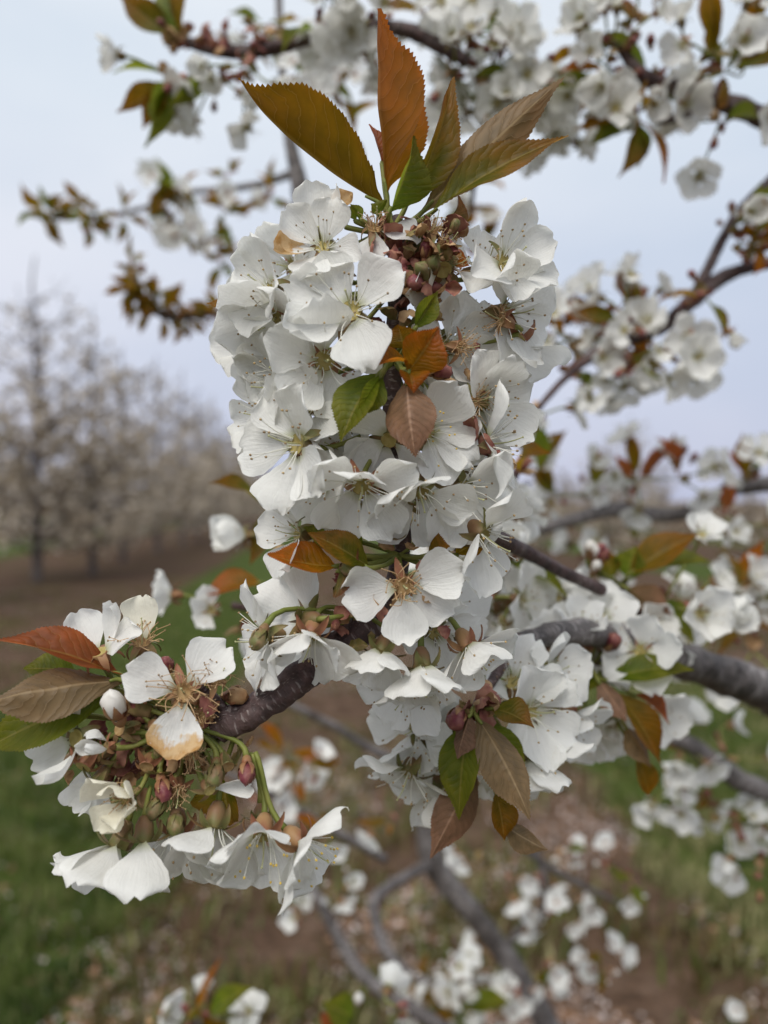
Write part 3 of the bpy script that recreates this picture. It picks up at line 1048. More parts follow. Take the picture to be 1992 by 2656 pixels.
# orchard trees ------------------------------------------------------
M_FARBLOOM = simple_mat('orchard_blossom', (0.58, 0.49, 0.39), (0.80, 0.73, 0.63), 3.0, 0.7, 0.3)
M_FARLEAF = simple_mat('orchard_young_leaf', (0.13, 0.09, 0.035), (0.21, 0.14, 0.06), 3.0, 0.7, 0.3)
def tree_meshes(seed):
    r = random.Random(seed)
    H = 5.8
    parts = []
    lead = [Vector((0, 0, -0.1))]
    z = 0
    while z < H:
        z += 0.6
        lead.append(Vector((0.10 * mnoise.noise(Vector((z, seed, 0))), 0.10 * mnoise.noise(Vector((z, seed, 5))), z)))
    rad = [max(0.012, 0.085 * (1 - i / (len(lead) - 1)) ** 0.8 + 0.008) for i in range(len(lead))]
    pts, rr = catmull(lead, rad, 3)
    v, f, u = tube_geo(pts, rr, 8, True, 0.15, 0.1)
    trunk = mesh('trunk', v, f, [M_BARK_T], u)
    limbs, spots = [], []
    n = 46
    for k in range(n):
        h = 0.5 + (H - 1.2) * (k / n) ** 1.25 + r.uniform(-.12, .12)
        ln = 2.3 * (1 - 0.80 * (h / H) ** 1.2) * r.uniform(.7, 1.25)
        a = k * 2.4 + r.uniform(-.5, .5)
        rise = r.uniform(.15, 1.0)
        i0 = min(int(h / 0.6) + 1, len(lead) - 1)
        p = lead[i0].copy(); p.z = h
        q = [p]
        for s in range(1, 5):
            t = s / 4
            q.append(p + Vector((math.cos(a) * ln * t, math.sin(a) * ln * t, ln * rise * (t ** 1.3))) + rvec(r) * 0.06)
        pts, rr = catmull(q, [0.026, 0.02, 0.014, 0.009, 0.005], 3)
        v, f, u = tube_geo(pts, rr, 5)
        limbs.append((v, f, u, 0))
        for p_ in pts[2:]:
            for _ in range(2):
                if h < 2.7 or r.random() < 0.16:
                    spots.append(p_ + rvec(r) * 0.13)
        for _ in range(3):                       # side twigs
            b_ = r.choice(pts[3:])
            e_ = b_ + (rvec(r) + Vector((0, 0, .7))).normalized() * r.uniform(.2, .55)
            v, f, u = tube_geo([b_, (b_ + e_) / 2 + rvec(r) * .03, e_], [.008, .006, .003], 4)
            limbs.append((v, f, u, 0))
            for t in (.3, .55, .8, 1.0):
                if h < 2.7 or r.random() < 0.16:
                    spots.append(b_.lerp(e_, t) + rvec(r) * 0.06)
    V, Fc, UV, MI = merge(limbs)
    limb = mesh('limbs', V, Fc, [M_BARK_T], UV, MI)
    V, Fc, MI = [], [], []
    for s in spots:
        for _ in range(11):
            c = s + rvec(r) * r.uniform(0, .085)
            nrm = rvec(r); a = nrm.orthogonal().normalized(); b = nrm.cross(a)
            leafy = r.random() < 0.24
            w = r.uniform(.026, .046)
            lx = w * (1.5 if leafy else 1.0)
            o = len(V)
            V += [c + a * lx, c + b * w * .8 + nrm * w * .3, c - a * lx, c - b * w * .8 + nrm * w * .2]
            Fc.append((o, o + 1, o + 2, o + 3)); MI.append(1 if leafy else 0)
    crown = mesh('crown', V, Fc, [M_FARBLOOM, M_FARLEAF], None, MI)
    return trunk, limb, crown
TREES = [tree_meshes(40 + i) for i in range(4)]

def orchard_tree(lat, dist, label, group, k, scale=1.0, rz=0.0):
    p = LAT * lat + ROW * dist
    root = thing('cherry_tree', label, 'tree', (p.x, p.y, gh(p.x, p.y)), group)
    Mw = Matrix.Translation((p.x, p.y, gh(p.x, p.y))) @ Matrix.Rotation(rz, 4, 'Z') @ Matrix.Scale(scale, 4)
    t, l, c = TREES[k % len(TREES)]
    put('trunk', t, root, Mw); put('limb', l, root, Mw); put('crown', c, root, Mw)

rt = random.Random(5)
left_row = [(10.6, -6.1, .92), (14.6, -5.35, 1.0), (15.8, -4.7, .90), (19.2, -5.0, .88), (22.6, -4.9, .95), (26, -4.8, .98), (29.5, -4.9, .92), (33, -4.8, .96), (37, -4.9, .95), (41, -4.8, .9), (46, -4.9, .9), (52, -4.9, .95)]
for i, (dist, lat, sc) in enumerate(left_row):
    lab = ['blossoming orchard tree with broad low crown, first of the row on the soil strip',
           'tall blossoming orchard tree with bare leader, second of the row on the soil strip',
           'blossoming orchard tree with dark trunk on bare soil, third of its row',
           'shorter blossoming orchard tree, fourth of the row on the soil strip',
           'fifth orchard tree along the row on the soil strip', 'sixth orchard tree along the row on the soil strip'][i] if i < 6 else \
        'pale blossoming orchard tree far down the row on the soil strip'
    orchard_tree(lat, dist, lab, 'row of cherry trees on the soil strip', i, sc, rt.uniform(0, 6))
for i in range(9):
    orchard_tree(-10.8 + rt.uniform(-.2, .2) - 4.2, 17 + i * 4.2, 'hazy blossoming tree in the second row beyond the far grass alley', 'second row of cherry trees', i + 1, rt.uniform(.8, .98), rt.uniform(0, 6))
for i in range(12):
    orchard_tree(6.0 + rt.uniform(-.3, .3), 17 + i * 4.0, 'low young blossoming tree across the other grass alley', 'young trees across the grass alley', i, rt.uniform(.40, .52), rt.uniform(0, 6))
for i in range(10):
    orchard_tree(11.5 + rt.uniform(-.4, .4), 20 + i * 5.0, 'low young blossoming tree in the farther row across the alley', 'farther row of young trees', i + 2, rt.uniform(.42, .55), rt.uniform(0, 6))
orchard_tree(14.5, 36, 'single tall thin tree standing above the low young rows', None, 3, 0.95, 1.0)
for i in range(14):
    orchard_tree(-34 + i * 5.2 + rt.uniform(-1, 1), 78 + rt.uniform(-6, 6), 'distant orchard tree on the skyline', 'skyline trees', i, rt.uniform(.7, .95), rt.uniform(0, 6))

# ------------------------------------------------------------------ the branch in focus
GRP = 'blossoming cherry branches'
def branch(label, x, y, d, k=1.0):
    DK[0] = k
    return thing('cherry_branch', label, 'branch', P(x, y, d), GRP)

main = branch('dark branch with crowded upright blossom spike topped by a fan of bronze leaves', 985, 1625, 0.21)
stem(main, [(985, 1640, .211, .0034), (1010, 1560, .210, .0030), (1040, 1450, .209, .0024), (1046, 1370, .208, .0019), (1022, 1260, .207, .0017), (1012, 1150, .207, .0020),
            (1016, 1000, .207, .0024), (1026, 850, .207, .0027), (1034, 720, .207, .0028), (1036, 620, .207, .0024), (1030, 560, .207, .0014)], M_BARK, 'spur', 12, 0.16)
stem(main, [(560, 1893, .200, .0036), (590, 1870, .200, .0044), (650, 1846, .200, .0042), (730, 1795, .201, .0039), (800, 1738, .203, .0040), (830, 1700, .204, .0046), (880, 1675, .206, .0042),
            (960, 1622, .210, .0041), (1010, 1612, .214, .0041), (1075, 1635, .221, .0030), (1150, 1655, .230, .0029), (1250, 1678, .242, .0032), (1345, 1672, .254, .0036)], M_BARK, 'stem', 16, 0.24, 10, .005)
stem(main, [(1325, 1674, .251, .0034), (1345, 1672, .254, .0038), (1430, 1648, .268, .0044), (1540, 1640, .290, .0050), (1660, 1672, .318, .0058), (1760, 1712, .345, .0074), (1880, 1752, .375, .0095), (2010, 1800, .405, .0112), (2140, 1850, .43, .012)], M_BARK_G, 'stem', 16, 0.26, 10, .010)
for i, (x, y, d, ax, ay, ad, r0) in enumerate([(505, 1760, .198, 600, 1868, .199, .0014), (665, 1795, .2, 690, 1830, .201, .0014), (1012, 1560, .206, 1000, 1620, .21, .0016)]):
    stem(main, [(ax, ay, ad, r0 * 1.4), ((x + ax) / 2 + 5, (y + ay) / 2, d, r0), (x, y, d, r0 * .8)], M_BARK, 'twig', 8, 0.12, 4)

NODES = {'t': (1025, 600, .206), 'u': (1028, 740, .206), 'm': (1022, 930, .206), 'l': (1014, 1110, .206), 'b': (1035, 1440, .207), 'c': (960, 1600, .208),
         'r': (1180, 1655, .231), 's': (620, 1868, .199), 'q': (500, 1880, .197), 'w': (420, 1900, .196), 'h': (1235, 1838, .226)}
def nd(k):
    return P(*NODES[k])

SEED = [1000]
def fl(root, x, y, d, az, el, petals=None, elev=18, mm=15.5, a=None, stam='w', **kw):
    SEED[0] += 1
    return flower(root, P(x, y, d), face_dir(az, el), kw.pop('roll', 0), mm / 1000, elev, petals, anchor=nd(a) if isinstance(a, str) else a, seed=SEED[0], stam=stam, **kw)

# upper tier
fl(main, 822, 578, .203, -15, 62, [120, 60, (40, 30, 'B')], 52, 11.5, 't', None)
fl(main, 838, 640, .197, -10, 22, [75, 140, (195, 15, 'B'), 255, 330], 14, 11.8, 't')
fl(main, 972, 592, .200, 5, 38, [(262, -28), (338, 8)], 0, 10.6, 't', 'o', old=True)
fl(main, 699, 752, .202, -42, 12, [95, 150, 205, 262, 335], 20, 13.8, 'u')
fl(main, 909, 806, .192, -8, 12, [42, 118, 163, 212, 292], 14, 16.2, 'u', stam='w', jit=.5)
fl(main, 712, 826, .204, -30, -38, [175, 220, 260, 110, 40], 22, 15.0, 'u')
fl(main, 1308, 680, .203, 34, 8, [82, 18, 330, 208, 262], 22, 14.5, 'u')
fl(main, 1312, 812, .205, 48, -8, [40, 350, 300, 260, 120], 20, 15.0, 'm')
fl(main, 1150, 700, .199, 10, -40, [(270, -20), (200, 40)], -10, 13.5, 'u', None)
fl(main, 1250, 700, .209, 20, 30, None, 22, 13, 'u')
# middle tier
fl(main, 842, 935, .195, 8, -16, [158, 20, 232, 290, 95], 16, 15.2, 'm')
fl(main, 752, 938, .203, -38, -25, [170, 215, 120, 280, 45], 18, 14.5, 'm')
fl(main, 726, 1000, .205, -62, -12, [185, 130, 235, 290, 60], 22, 14.5, 'm')
fl(main, 800, 1052, .199, -30, -10, [128, 170, 90, 260, 330], 26, 12.5, 'm')
fl(main, 768, 1152, .194, -44, 4, [118, 182, 262, 318, 60], 20, 16.2, 'l')
fl(main, 1008, 1142, .199, -20, -30, [118, 200, 250, 320], 12, 12.5, 'l', None)
fl(main, 1106, 1120, .197, 20, -8, [10, 335, 290, 60], 18, 13.5, 'l', 'y')
fl(main, 1160, 900, .207, 30, 5, None, 22, 13.5, 'm')
fl(main, 1255, 1042, .205, 42, -18, [88, 135, 270, 330, 30], 22, 15.0, 'l')
fl(main, 1335, 890, .208, 15, -48, [(268, -12), 200, 330], 0, 17, 'm', None)
fl(main, 1270, 1152, .203, 78, 6, [60, 300, 350, 110, 240], 14, 16.0, 'l')
# lower tier of the spike
fl(main, 938, 1262, .192, -4, -30, [140, 232, 300, (85, 66), 20], 14, 14.5, 'l')
fl(main, 1086, 1276, .194, 8, -44, [(95, 30), 225, 300, 345, 160], 18, 14.8, 'l')
fl(main, 836, 1250, .202, -35, -20, None, 24, 13.0, 'l')
fl(main, 1200, 1270, .201, 35, -25, [300, 350, 240, 60], 22, 15.0, 'l')
fl(main, 1256, 1390, .202, 48, -32, [95, 262, 300, 200], 20, 15.5, 'b')
fl(main, 770, 1385, .202, -55, 5, [100, 180, 250, 310], 26, 11.5, 'b')
# flowers round the foot of the spike
fl(main, 1047, 1520, .194, 2, -4, [188, 272, 20, (335, -6)], 8, 14.0, 'b', 'o', old=True, jit=.6)
fl(main, 806, 1650, .196, -18, -50, [170, 275, 330, (110, 45), (40, 40)], 24, 14.0, 'c')
fl(main, 690, 1655, .199, -68, -8, [110, 200, 265, 320], 16, 14.5, 'c')
fl(main, 800, 1610, .202, -150, -10, [35, 95, 330, 200], 10, 14.8, 'c', None)
fl(main, 988, 1695, .199, -20, -55, [195, 255, 315, (100, 50), (35, 40)], 28, 12.5, 'c', None)
fl(main, 1096, 1735, .199, 5, -58, [195, 300, 250, (62, 52), (128, 46)], 30, 14.0, 'r')
fl(main, 1218, 1680, .203, 38, -45, [30, 275, 345, (120, 48), 230], 20, 14.0, 'r')
fl(main, 1130, 1640, .215, 20, -10, None, 24, 13.0, 'r')
fl(main, 1050, 1790, .212, -30, -40, None, 24, 13.0, 'r')
fl(main, 1150, 1580, .226, 20, 20, None, 24, 14.0, 'r')
# fill behind the front flowers
rf = random.Random(77)
for i, (x, y) in enumerate([(760, 690), (870, 720), (780, 850), (660, 880), (690, 1080), (880, 1090), (900, 1180), (1160, 1000), (1190, 1090), (840, 1190), (900, 1310),
                            (1150, 1310), (1220, 930), (880, 1000), (1170, 1200), (960, 930), (1110, 1000)]):
    s = -1 if x < 1010 else 1
    fl(main, x, y, .212 + rf.uniform(0, .012), s * rf.uniform(15, 60), rf.uniform(-30, 20), None, 24, rf.uniform(12, 14.5), 'tumlb'[min(4, int((y - 600) / 165))], roll=rf.uniform(0, 72))

# withered cluster at the branch end
fl(main, 257, 1690, .197, -25, 62, [150, 20, (70, 40, 'k')], 22, 12.5, 'w', None)
fl(main, 368, 1668, .200, 5, 70, [(92, 35, 'c')], 30, 12.6, 'q', 'o', old=True)
fl(main, 476, 1796, .190, 8, 14, [158, 52, (262, 0, 'b')], 6, 14.2, 'q', 'o', old=True, jit=.4)
fl(main, 196, 1915, .193, -28, 8, [118, 212, (292, 30, 'k')], 6, 13.6, 'w', None)
fl(main, 322, 2070, .188, -12, 10, [140, 10, 245, (300, 50, 'c'), (80, 60, 'c')], 42, 9.6, 'w', 'o', pset='c')
fl(main, 250, 2035, .194, -40, -50, [205, 255, 300], 30, 11.5, 'w', None)
fl(main, 305, 2200, .194, -30, -58, [170, (130, 40), (75, 48), 220, 300], 36, 15.5, P(350, 2040, .197), None)
fl(main, 372, 2185, .189, 6, -70, [(86, 52)], 50, 14.5, P(390, 2040, .197), None, jit=.4)
fl(main, 455, 2165, .197, 0, -60, [195, 235, 275, 320, 20], 48, 15.0, 'q')
fl(main, 556, 2150, .192, -8, -62, [(105, 20), 205, 250, 290, 330], 46, 15.5, 'q')
fl(main, 682, 2172, .189, 4, -38, [(95, 26), 165, 215, 268, 320, ], 36, 14.6, P(655, 1955, .197), 'y')
fl(main, 786, 2190, .190, 62, -28, [(95, 10), 165, 262, 310, 225], 26, 14.2, P(662, 1950, .197), 'y')
fl(main, 672, 2128, .2, 0, -60, [], 20, 10, P(650, 1955, .198), None)
fl(main, 545, 2050, .190, 40, -20, [(10, 0, 'k')], 5, 9.0, 'q', None)
fl(main, 215, 1990, .192, -20, -40, [(250, -10, 'k')], 0, 12, 'w', None)
rb = random.Random(31)
for i in range(115):
    x = rb.gauss(405, 92); y = 1905 + (x - 405) * -0.05 + rb.gauss(0, 72)
    if (x > 560 and y < 1900): y += 90
    d = rb.uniform(.1965, .207)
    v = D((x - 420) / 150 + rb.uniform(-.5, .5), -(y - 1900) / 150 + rb.uniform(-.5, .3), rb.uniform(.1, 1.1))
    if i % 4 == 0:
        bud(main, P(x, y, d), v, rb.uniform(.005, .0095), rb.choice('pptgg'), 100 + i, P(430, 1900, .199))
    else:
        bud_scale(main, P(x, y, d), v, D(rb.uniform(-1, 1), rb.uniform(-1, 1), .6), rb.uniform(.004, .0092), 200 + i)
for i, (x, y, az, el) in enumerate([(310, 1890, -30, 20), (560, 1760, 35, 30), (250, 1960, -40, -10), (500, 1960, 20, -20), (380, 1990, 0, -30), (460, 2050, 10, -30), (590, 1990, 30, -30), (530, 1850, 20, 10), (350, 1790, -10, 50)]):
    fl(main, x, y, .194, az, el, [], 0, 10.5, 'q', 'o' if i % 2 else None, old=True)
bud(main, P(305, 1852, .190), face_dir(-10, 60), .011, 'w', 301)
fl(main, 275, 1935, .191, -40, 20, [(90, 50, 'k'), (200, 50, 'k'), (320, 50, 'k')], 50, 6.5, 'w', None, old=True)
for i, (x, y, k) in enumerate([(680, 1640, 'g'), (560, 1990, 'g'), (640, 1985, 'p'), (420, 2075, 'g'), (455, 2120, 'g'), (420, 2030, 'p')]):
    bud(main, P(x, y, .193), face_dir(rb.uniform(-40, 40), -40), .008, k, 310 + i, nd('q') if x < 660 else nd('c'))
# knot of buds and scales below the leaf fan
for i in range(70):
    x = rb.gauss(1085, 48); y = max(592 + rb.uniform(0, 30), rb.gauss(690, 68)); d = rb.uniform(.197, .207)
    v = D((x - 1060) / 90 + rb.uniform(-.6, .6), -(y - 690) / 110 + rb.uniform(-.3, .6), rb.uniform(.1, 1))
    if i % 5 < 1:
        bud(main, P(x, y, d), v, rb.uniform(.0045, .0095), rb.choice('gggtp'), 400 + i)
    else:
        bud_scale(main, P(x, y, d), v, D(rb.uniform(-1, 1), rb.uniform(-1, 1), .6), rb.uniform(.0035, .009), 400 + i)
for i, (x, y, az, el) in enumerate([(1170, 690, 60, 10), (1120, 600, 30, 50), (1150, 640, 40, 20), (1195, 900, 50, -10), (1230, 1040, 40, 0), (1300, 830, -60, 10), (1010, 1255, 10, -30)]):
    fl(main, x, y, .201, az, el, [], 0, 10, 'u' if y < 800 else 'm', 'o', old=True)
for i in range(60):
    k = rb.choice([(1030, 860), (1030, 800), (1060, 1420), (1120, 1480), (950, 1530), (1010, 1240), (1180, 940), (905, 1540), (1100, 1560), (870, 1600), (980, 1660), (1290, 1170)])
    x, y = k[0] + rb.gauss(0, 28), k[1] + rb.gauss(0, 28)
    v = D(rb.uniform(-1, 1), rb.uniform(-1, .6), rb.uniform(.1, 1))
    bud_scale(main, P(x, y, rb.uniform(.198, .207)), v, D(rb.uniform(-1, 1), rb.uniform(-1, 1), .6), rb.uniform(.004, .008), 500 + i)
for i, (x, y, k) in enumerate([(1128, 965, 'p'), (1098, 720, 'g'), (1090, 735, 'p'), (900, 1470, 'g')]):
    bud(main, P(x, y, .196), face_dir(rb.uniform(-30, 50), rb.uniform(-20, 60)), .008, k, 600 + i, nd('m') if y < 1100 else nd('b'))

# leaves: base, tip (px, px, m), width, upper-face direction (right, up, towards), colour
def lf(root, b, t, mm, n, col, fold=25, bow=0.05, twist=0, a=None, **kw):
    SEED[0] += 1
    return leaf(root, P(*b), P(*t), mm * DK[0] / 1000, D(*n), col, fold, bow, twist, SEED[0], anchor=nd(a) if isinstance(a, str) else a, **kw)
lf(main, (990, 532, .204), (602, 226, .200), 29, (.62, .80, .05), 'amber', 72, -0.03, 0, 't', tipcurl=0.10)
lf(main, (1004, 510, .205), (979, 22, .200), 29, (1, .05, .12), 'orange', 68, -0.02, 4, 't')
lf(main, (1008, 556, .200), (1075, 352, .197), 15, (.75, .1, .5), 'green', 45, 0.04, 0, 't')
lf(main, (1046, 550, .205), (1176, 200, .206), 14, (.75, .0, .5), 'olive', 55, 0.05, 30, 't', wave=.07)
lf(main, (1085, 560, .206), (1466, 198, .208), 13, (-.55, -.6, -.55), 'taupe', 28, -0.03, -10, 't')
lf(main, (1100, 566, .203), (1474, 354, .199), 13, (.25, .70, .62), 'olive', 30, 0.05, -25, 't', wave=.06)
lf(main, (992, 432, .210), (957, 322, .212), 8, (.6, .3, .6), 'red', 55, 0.03, 0, 't')
lf(main, (1160, 590, .207), (1188, 505, .207), 8, (.8, .2, .5), 'taupe', 45, 0.1, 0, 't')
for i, (x0, y0, x1, y1, c) in enumerate([(925, 575, 888, 535, 'green'), (938, 572, 908, 530, 'green'), (900, 590, 872, 558, 'red'), (985, 560, 962, 528, 'green'), (1150, 680, 1218, 690, 'orange')]):
    lf(main, (x0, y0, .203), (x1, y1, .202), 4 if i < 3 else 7, (.3, .3, .9), c, 40, .05, 0, 't')
# orange tuft and green pair half way up the spike
lf(main, (1055, 968, .191), (1138, 846, .188), 13, (.45, .25, .85), 'orange', 30, 0.10, 0, 'm')
lf(main, (1062, 940, .190), (966, 954, .186), 8, (-.1, .75, .65), 'orange', 48, 0.08, 0, 'm')
lf(main, (1050, 905, .192), (1032, 842, .191), 12, (-.5, .2, .85), 'amber', 40, 0.0, 0, 'm')
lf(main, (1058, 965, .190), (1072, 1020, .187), 10, (.2, .5, .8), 'orange', 50, 0.1, 0, 'm')
lf(main, (1075, 855, .193), (1136, 755, .192), 8, (.4, .2, .9), 'green', 55, -.05, 0, 'm')
lf(main, (985, 968, .193), (884, 1148, .186), 13, (-.55, -.05, .83), 'green', 30, 0.08, 8, 'm')
lf(main, (990, 972, .190), (925, 1085, .187), 8, (.5, .1, .83), 'green', 42, 0.06, 0, 'm')
lf(main, (1055, 985, .190), (1078, 1186, .184), 13.5, (.15, .3, -.92), 'pink', 26, -0.10, 5, 'm')
lf(main, (990, 1208, .203), (1015, 1262, .2), 9, (.2, .2, .9), 'amber', 30, .05, 0, 'l')
# collar of leaves at the foot
lf(main, (880, 1468, .197), (694, 1437, .192), 12, (.15, .75, .62), 'orange', 30, -0.06, 0, 'b')
lf(main, (960, 1474, .195), (798, 1382, .192), 9.5, (.1, .55, .82), 'olive', 28, 0.07, 0, 'b')
lf(main, (880, 1430, .200), (786, 1366, .200), 10, (.5, .4, .75), 'green', 40, 0.05, 0, 'b')
lf(main, (930, 1440, .201), (795, 1410, .203), 10, (.2, .8, .5), 'amber', 30, 0.02, 0, 'b')
lf(main, (935, 1440, .200), (905, 1370, .202), 8, (-.4, .2, .9), 'green', 45, 0.02, 0, 'b')
lf(main, (1110, 1440, .200), (1168, 1418, .198), 11, (.2, .7, .7), 'amber', 30, 0.1, 0, 'b')
lf(main, (880, 1480, .196), (930, 1500, .194), 14, (-.3, .3, .9), 'pink', 20, 0.1, 0, 'b')
lf(main, (1180, 1440, .205), (1260, 1400, .206), 10, (.2, .6, .7), 'amber', 35, 0.1, 0, 'b')
lf(main, (1180, 1480, .201), (1130, 1470, .2), 9, (.2, .7, .7), 'olive', 35, 0.1, 0, 'b')
# leaves at the branch end
lf(main, (325, 1756, .197), (-40, 1655, .190), 13, (.22, .85, .45), 'red', 38, 0.05, -10, 'q', wave=.06)
lf(main, (322, 1765, .196), (-70, 1830, .184), 15, (-.05, -.55, -.80), 'taupe', 30, -0.07, -14, 'q', wave=.07)
lf(main, (305, 1790, .199), (-50, 1950, .194), 17, (.15, .6, .75), 'green', 25, 0.05, 0, 'q')
lf(main, (200, 1745, .200), (60, 1735, .2), 10, (0, .8, .6), 'green', 30, 0.05, 0)
lf(main, (575, 2010, .2), (600, 2140, .202), 18, (-.5, .2, .85), 'olive', 35, 0.0, 0, 's')

# ------------------------------------------------------------------ drooping spray under the fork
h = branch('drooping spray of white blossoms with long hanging green and pink-backed leaves', 1235, 1838, .226)
stem(h, [(1345, 1672, .256, .0022), (1300, 1730, .246, .0019), (1260, 1790, .234, .0018), (1236, 1840, .226, .0021)], M_BARK, 'stem', 8, .12, 5)
for (x, y, d, az, el, pt, e, mm) in [(1076, 1882, .232, -25, -10, [175, 60, 120, 265, 340], 18, 14), (1088, 1948, .234, -5, -40, [225, 300, 160, 20], 18, 14.5), (1058, 2008, .232, -35, -48, [215, 280, 330, 120], 12, 15.5),
        (1380, 1845, .238, 35, 5, [120, 200, 262, 320, 40], 22, 16), (1330, 1770, .243, 10, 35, [60, 130, 200, 340], 22, 15), (1420, 1915, .247, 40, -50, [170, 230, 290, (80, 40)], 30, 15.5),
        (1370, 1975, .238, 15, -62, [(70, 50), (130, 50), 262, 320], 36, 15), (1310, 1985, .24, 0, -68, [(60, 55), 240, 280], 50, 14), (1160, 1990, .245, -20, -50, None, 22, 15), (1170, 1880, .24, -10, -20, None, 24, 13.5),
        (1430, 1745, .252, 40, 20, None, 30, 13.5), (1140, 2050, .24, 0, -65, [262, (80, 50), 220], 45, 14), (1490, 1860, .262, 40, -30, None, 36, 13.5), (1110, 1830, .238, -30, 15, None, 22, 12)]:
    fl(h, x, y, d, az, el, pt, e, mm, 'h')
lf(h, (1220, 1852, .222), (1190, 2126, .214), 13.5, (-.55, .05, .83), 'green', 28, .05, 4, 'h')
lf(h, (1234, 1856, .219), (1376, 2130, .206), 14, (-.40, -.1, -.9), 'taupe', 30, -.08, -12, 'h')
lf(h, (1248, 1858, .224), (1350, 2066, .222), 13, (.5, .2, .8), 'green', 24, .05, 0, 'h')
lf(h, (1238, 1990, .226), (1115, 2228, .222), 13, (.4, .2, -.9), 'pink', 30, -.06, 0, 'h')
lf(h, (1285, 2050, .225), (1308, 2182, .221), 10, (.3, .1, .9), 'amber', 40, .05, 0, 'h')
lf(h, (1308, 2140, .223), (1420, 2205, .222), 9, (.2, -.7, -.6), 'taupe', 35, .05, 0)
lf(h, (1272, 1838, .220), (1386, 1890, .212), 11, (.1, .8, .55), 'olive', 25, .10, 0, 'h')
lf(h, (1220, 1852, .218), (1186, 1968, .214), 10, (.5, -.2, -.8), 'pink', 45, -.05, 0, 'h')
for i in range(9):
    v = D(rb.uniform(-1, 1), rb.uniform(-.4, 1), rb.uniform(.1, 1))
    bud_scale(h, nd('h') + v * .002, v, rvec(rb), rb.uniform(.006, .011), 700 + i)
bud(h, P(1190, 1850, .22), face_dir(-20, -20), .010, 'p', 720)

# ------------------------------------------------------------------ sprays and branches behind the fork
b = branch('pink-budded spray with broad green leaf beside the drooping spray', 1530, 1730, .30)
stem(b, [(1640, 1665, .315, .003), (1580, 1690, .308, .0024), (1530, 1730, .30, .0026)], M_BARK, 'stem', 8, .12, 5)
NODES['k'] = (1530, 1730, .30)
for (x, y, d, az, el, pt, e, mm) in [(1660, 1690, .292, -20, 10, None, 22, 16), (1505, 1625, .29, 0, 60, None, 40, 12), (1440, 1665, .288, -20, 50, None, 45, 12), (1570, 1700, .305, 30, 20, None, 25, 15),
        (1590, 1880, .31, 10, -40, None, 22, 15.5), (1510, 1890, .308, -20, -40, None, 22, 15), (1440, 1840, .3, -30, -20, None, 22, 15), (1700, 1850, .32, 30, -20, None, 25, 15), (1560, 1600, .31, 0, 40, None, 25, 14)]:
    fl(b, x, y, d, az, el, pt, e, mm, 'k', roll=rb.uniform(0, 72))
for i in range(11):
    x, y = rb.gauss(1505, 32), rb.gauss(1675, 24)
    bud(b, P(x, y, rb.uniform(.284, .296)), D(rb.uniform(-.6, .6), rb.uniform(.1, 1), rb.uniform(0, .8)), rb.uniform(.008, .011), 'p' if i % 3 else 'w', 730 + i, nd('k'))
lf(b, (1572, 1764, .29), (1800, 1738, .285), 13, (-.05, .75, .62), 'green', 24, .10, 0, 'k')
lf(b, (1550, 1765, .288), (1626, 1872, .28), 11, (-.3, -.3, -.9), 'pink', 25, -.05, 0, 'k')
lf(b, (1590, 1790, .29), (1712, 1985, .285), 15, (.5, .2, .8), 'amber', 35, .08, 0, 'k')
lf(b, (1640, 1800, .295), (1735, 1880, .29), 11, (.2, .8, .4), 'red', 40, .10, 0, 'k')
lf(b, (1620, 1880, .288), (1690, 1990, .285), 11, (-.4, -.2, -.9), 'taupe', 35, -.05, 0, 'k')
lf(b, (1650, 1960, .293), (1682, 2066, .293), 11, (.3, .2, .9), 'amber', 35, .06, 0, 'k')
lf(b, (1530, 1740, .296), (1500, 1800, .29), 14, (-.3, .5, .8), 'green', 30, .06, 0, 'k')

b = branch('leafy spray with up-swept bronze leaf above the thick grey limb', 1610, 1520, .33, 1.08)
stem(b, [(1720, 1700, .338, .003), (1670, 1600, .334, .0024), (1610, 1515, .33, .0026)], M_BARK, 'stem', 8, .12, 5)
NODES['p'] = (1610, 1515, .33)
spray(b, 1545, 1540, .325, 6, 0, .026, 51, (-.7, -.1, .4))
spray(b, 1720, 1560, .335, 7, 0, .030, 52, (.5, -.2, .4))
spray(b, 1560, 1590, .33, 5, 0, .026, 53, (-.1, -.5, .4))
for i in range(6):
    bud(b, P(rb.gauss(1540, 16), rb.gauss(1465, 14), .318), D(rb.uniform(-.5, .3), rb.uniform(.3, 1), .4), .009, 'p' if i % 2 else 'w', 750 + i, nd('p'))
lf(b, (1630, 1490, .32), (1810, 1386, .315), 17, (-.35, .6, .72), 'amber', 30, .05, 0, 'p')
lf(b, (1625, 1500, .323), (1650, 1415, .32), 14, (-.4, .2, .85), 'green', 25, .05, 0, 'p')
lf(b, (1690, 1470, .325), (1840, 1455, .32), 13, (.1, .8, .55), 'green', 30, .05, 0, 'p')
lf(b, (1622, 1522, .318), (1745, 1596, .31), 15, (.3, .55, -.7), 'pink', 25, -.05, 0, 'p')
lf(b, (1680, 1560, .325), (1800, 1668, .32), 18, (.4, .5, .75), 'green', 28, .06, 0, 'p')
lf(b, (1590, 1500, .325), (1570, 1420, .325), 10, (-.4, .2, .85), 'olive', 25, .05, 0, 'p')

b = branch('thin dark bare twig slanting behind the blossom spike', 1250, 1388, .235)
stem(b, [(1180, 1420, .245, .0018), (1255, 1382, .24, .0022), (1290, 1395, .246, .0027), (1380, 1440, .27, .0025), (1470, 1488, .29, .0024), (1560, 1530, .31, .0026)], M_BARK, 'stem', 10, .12)
for i in range(4):
    bud_scale(b, P(1262, 1392, .238), D(-.8 + .2 * i, .3 * i - .4, .4), D(0, .5, .6), .006, 770 + i)

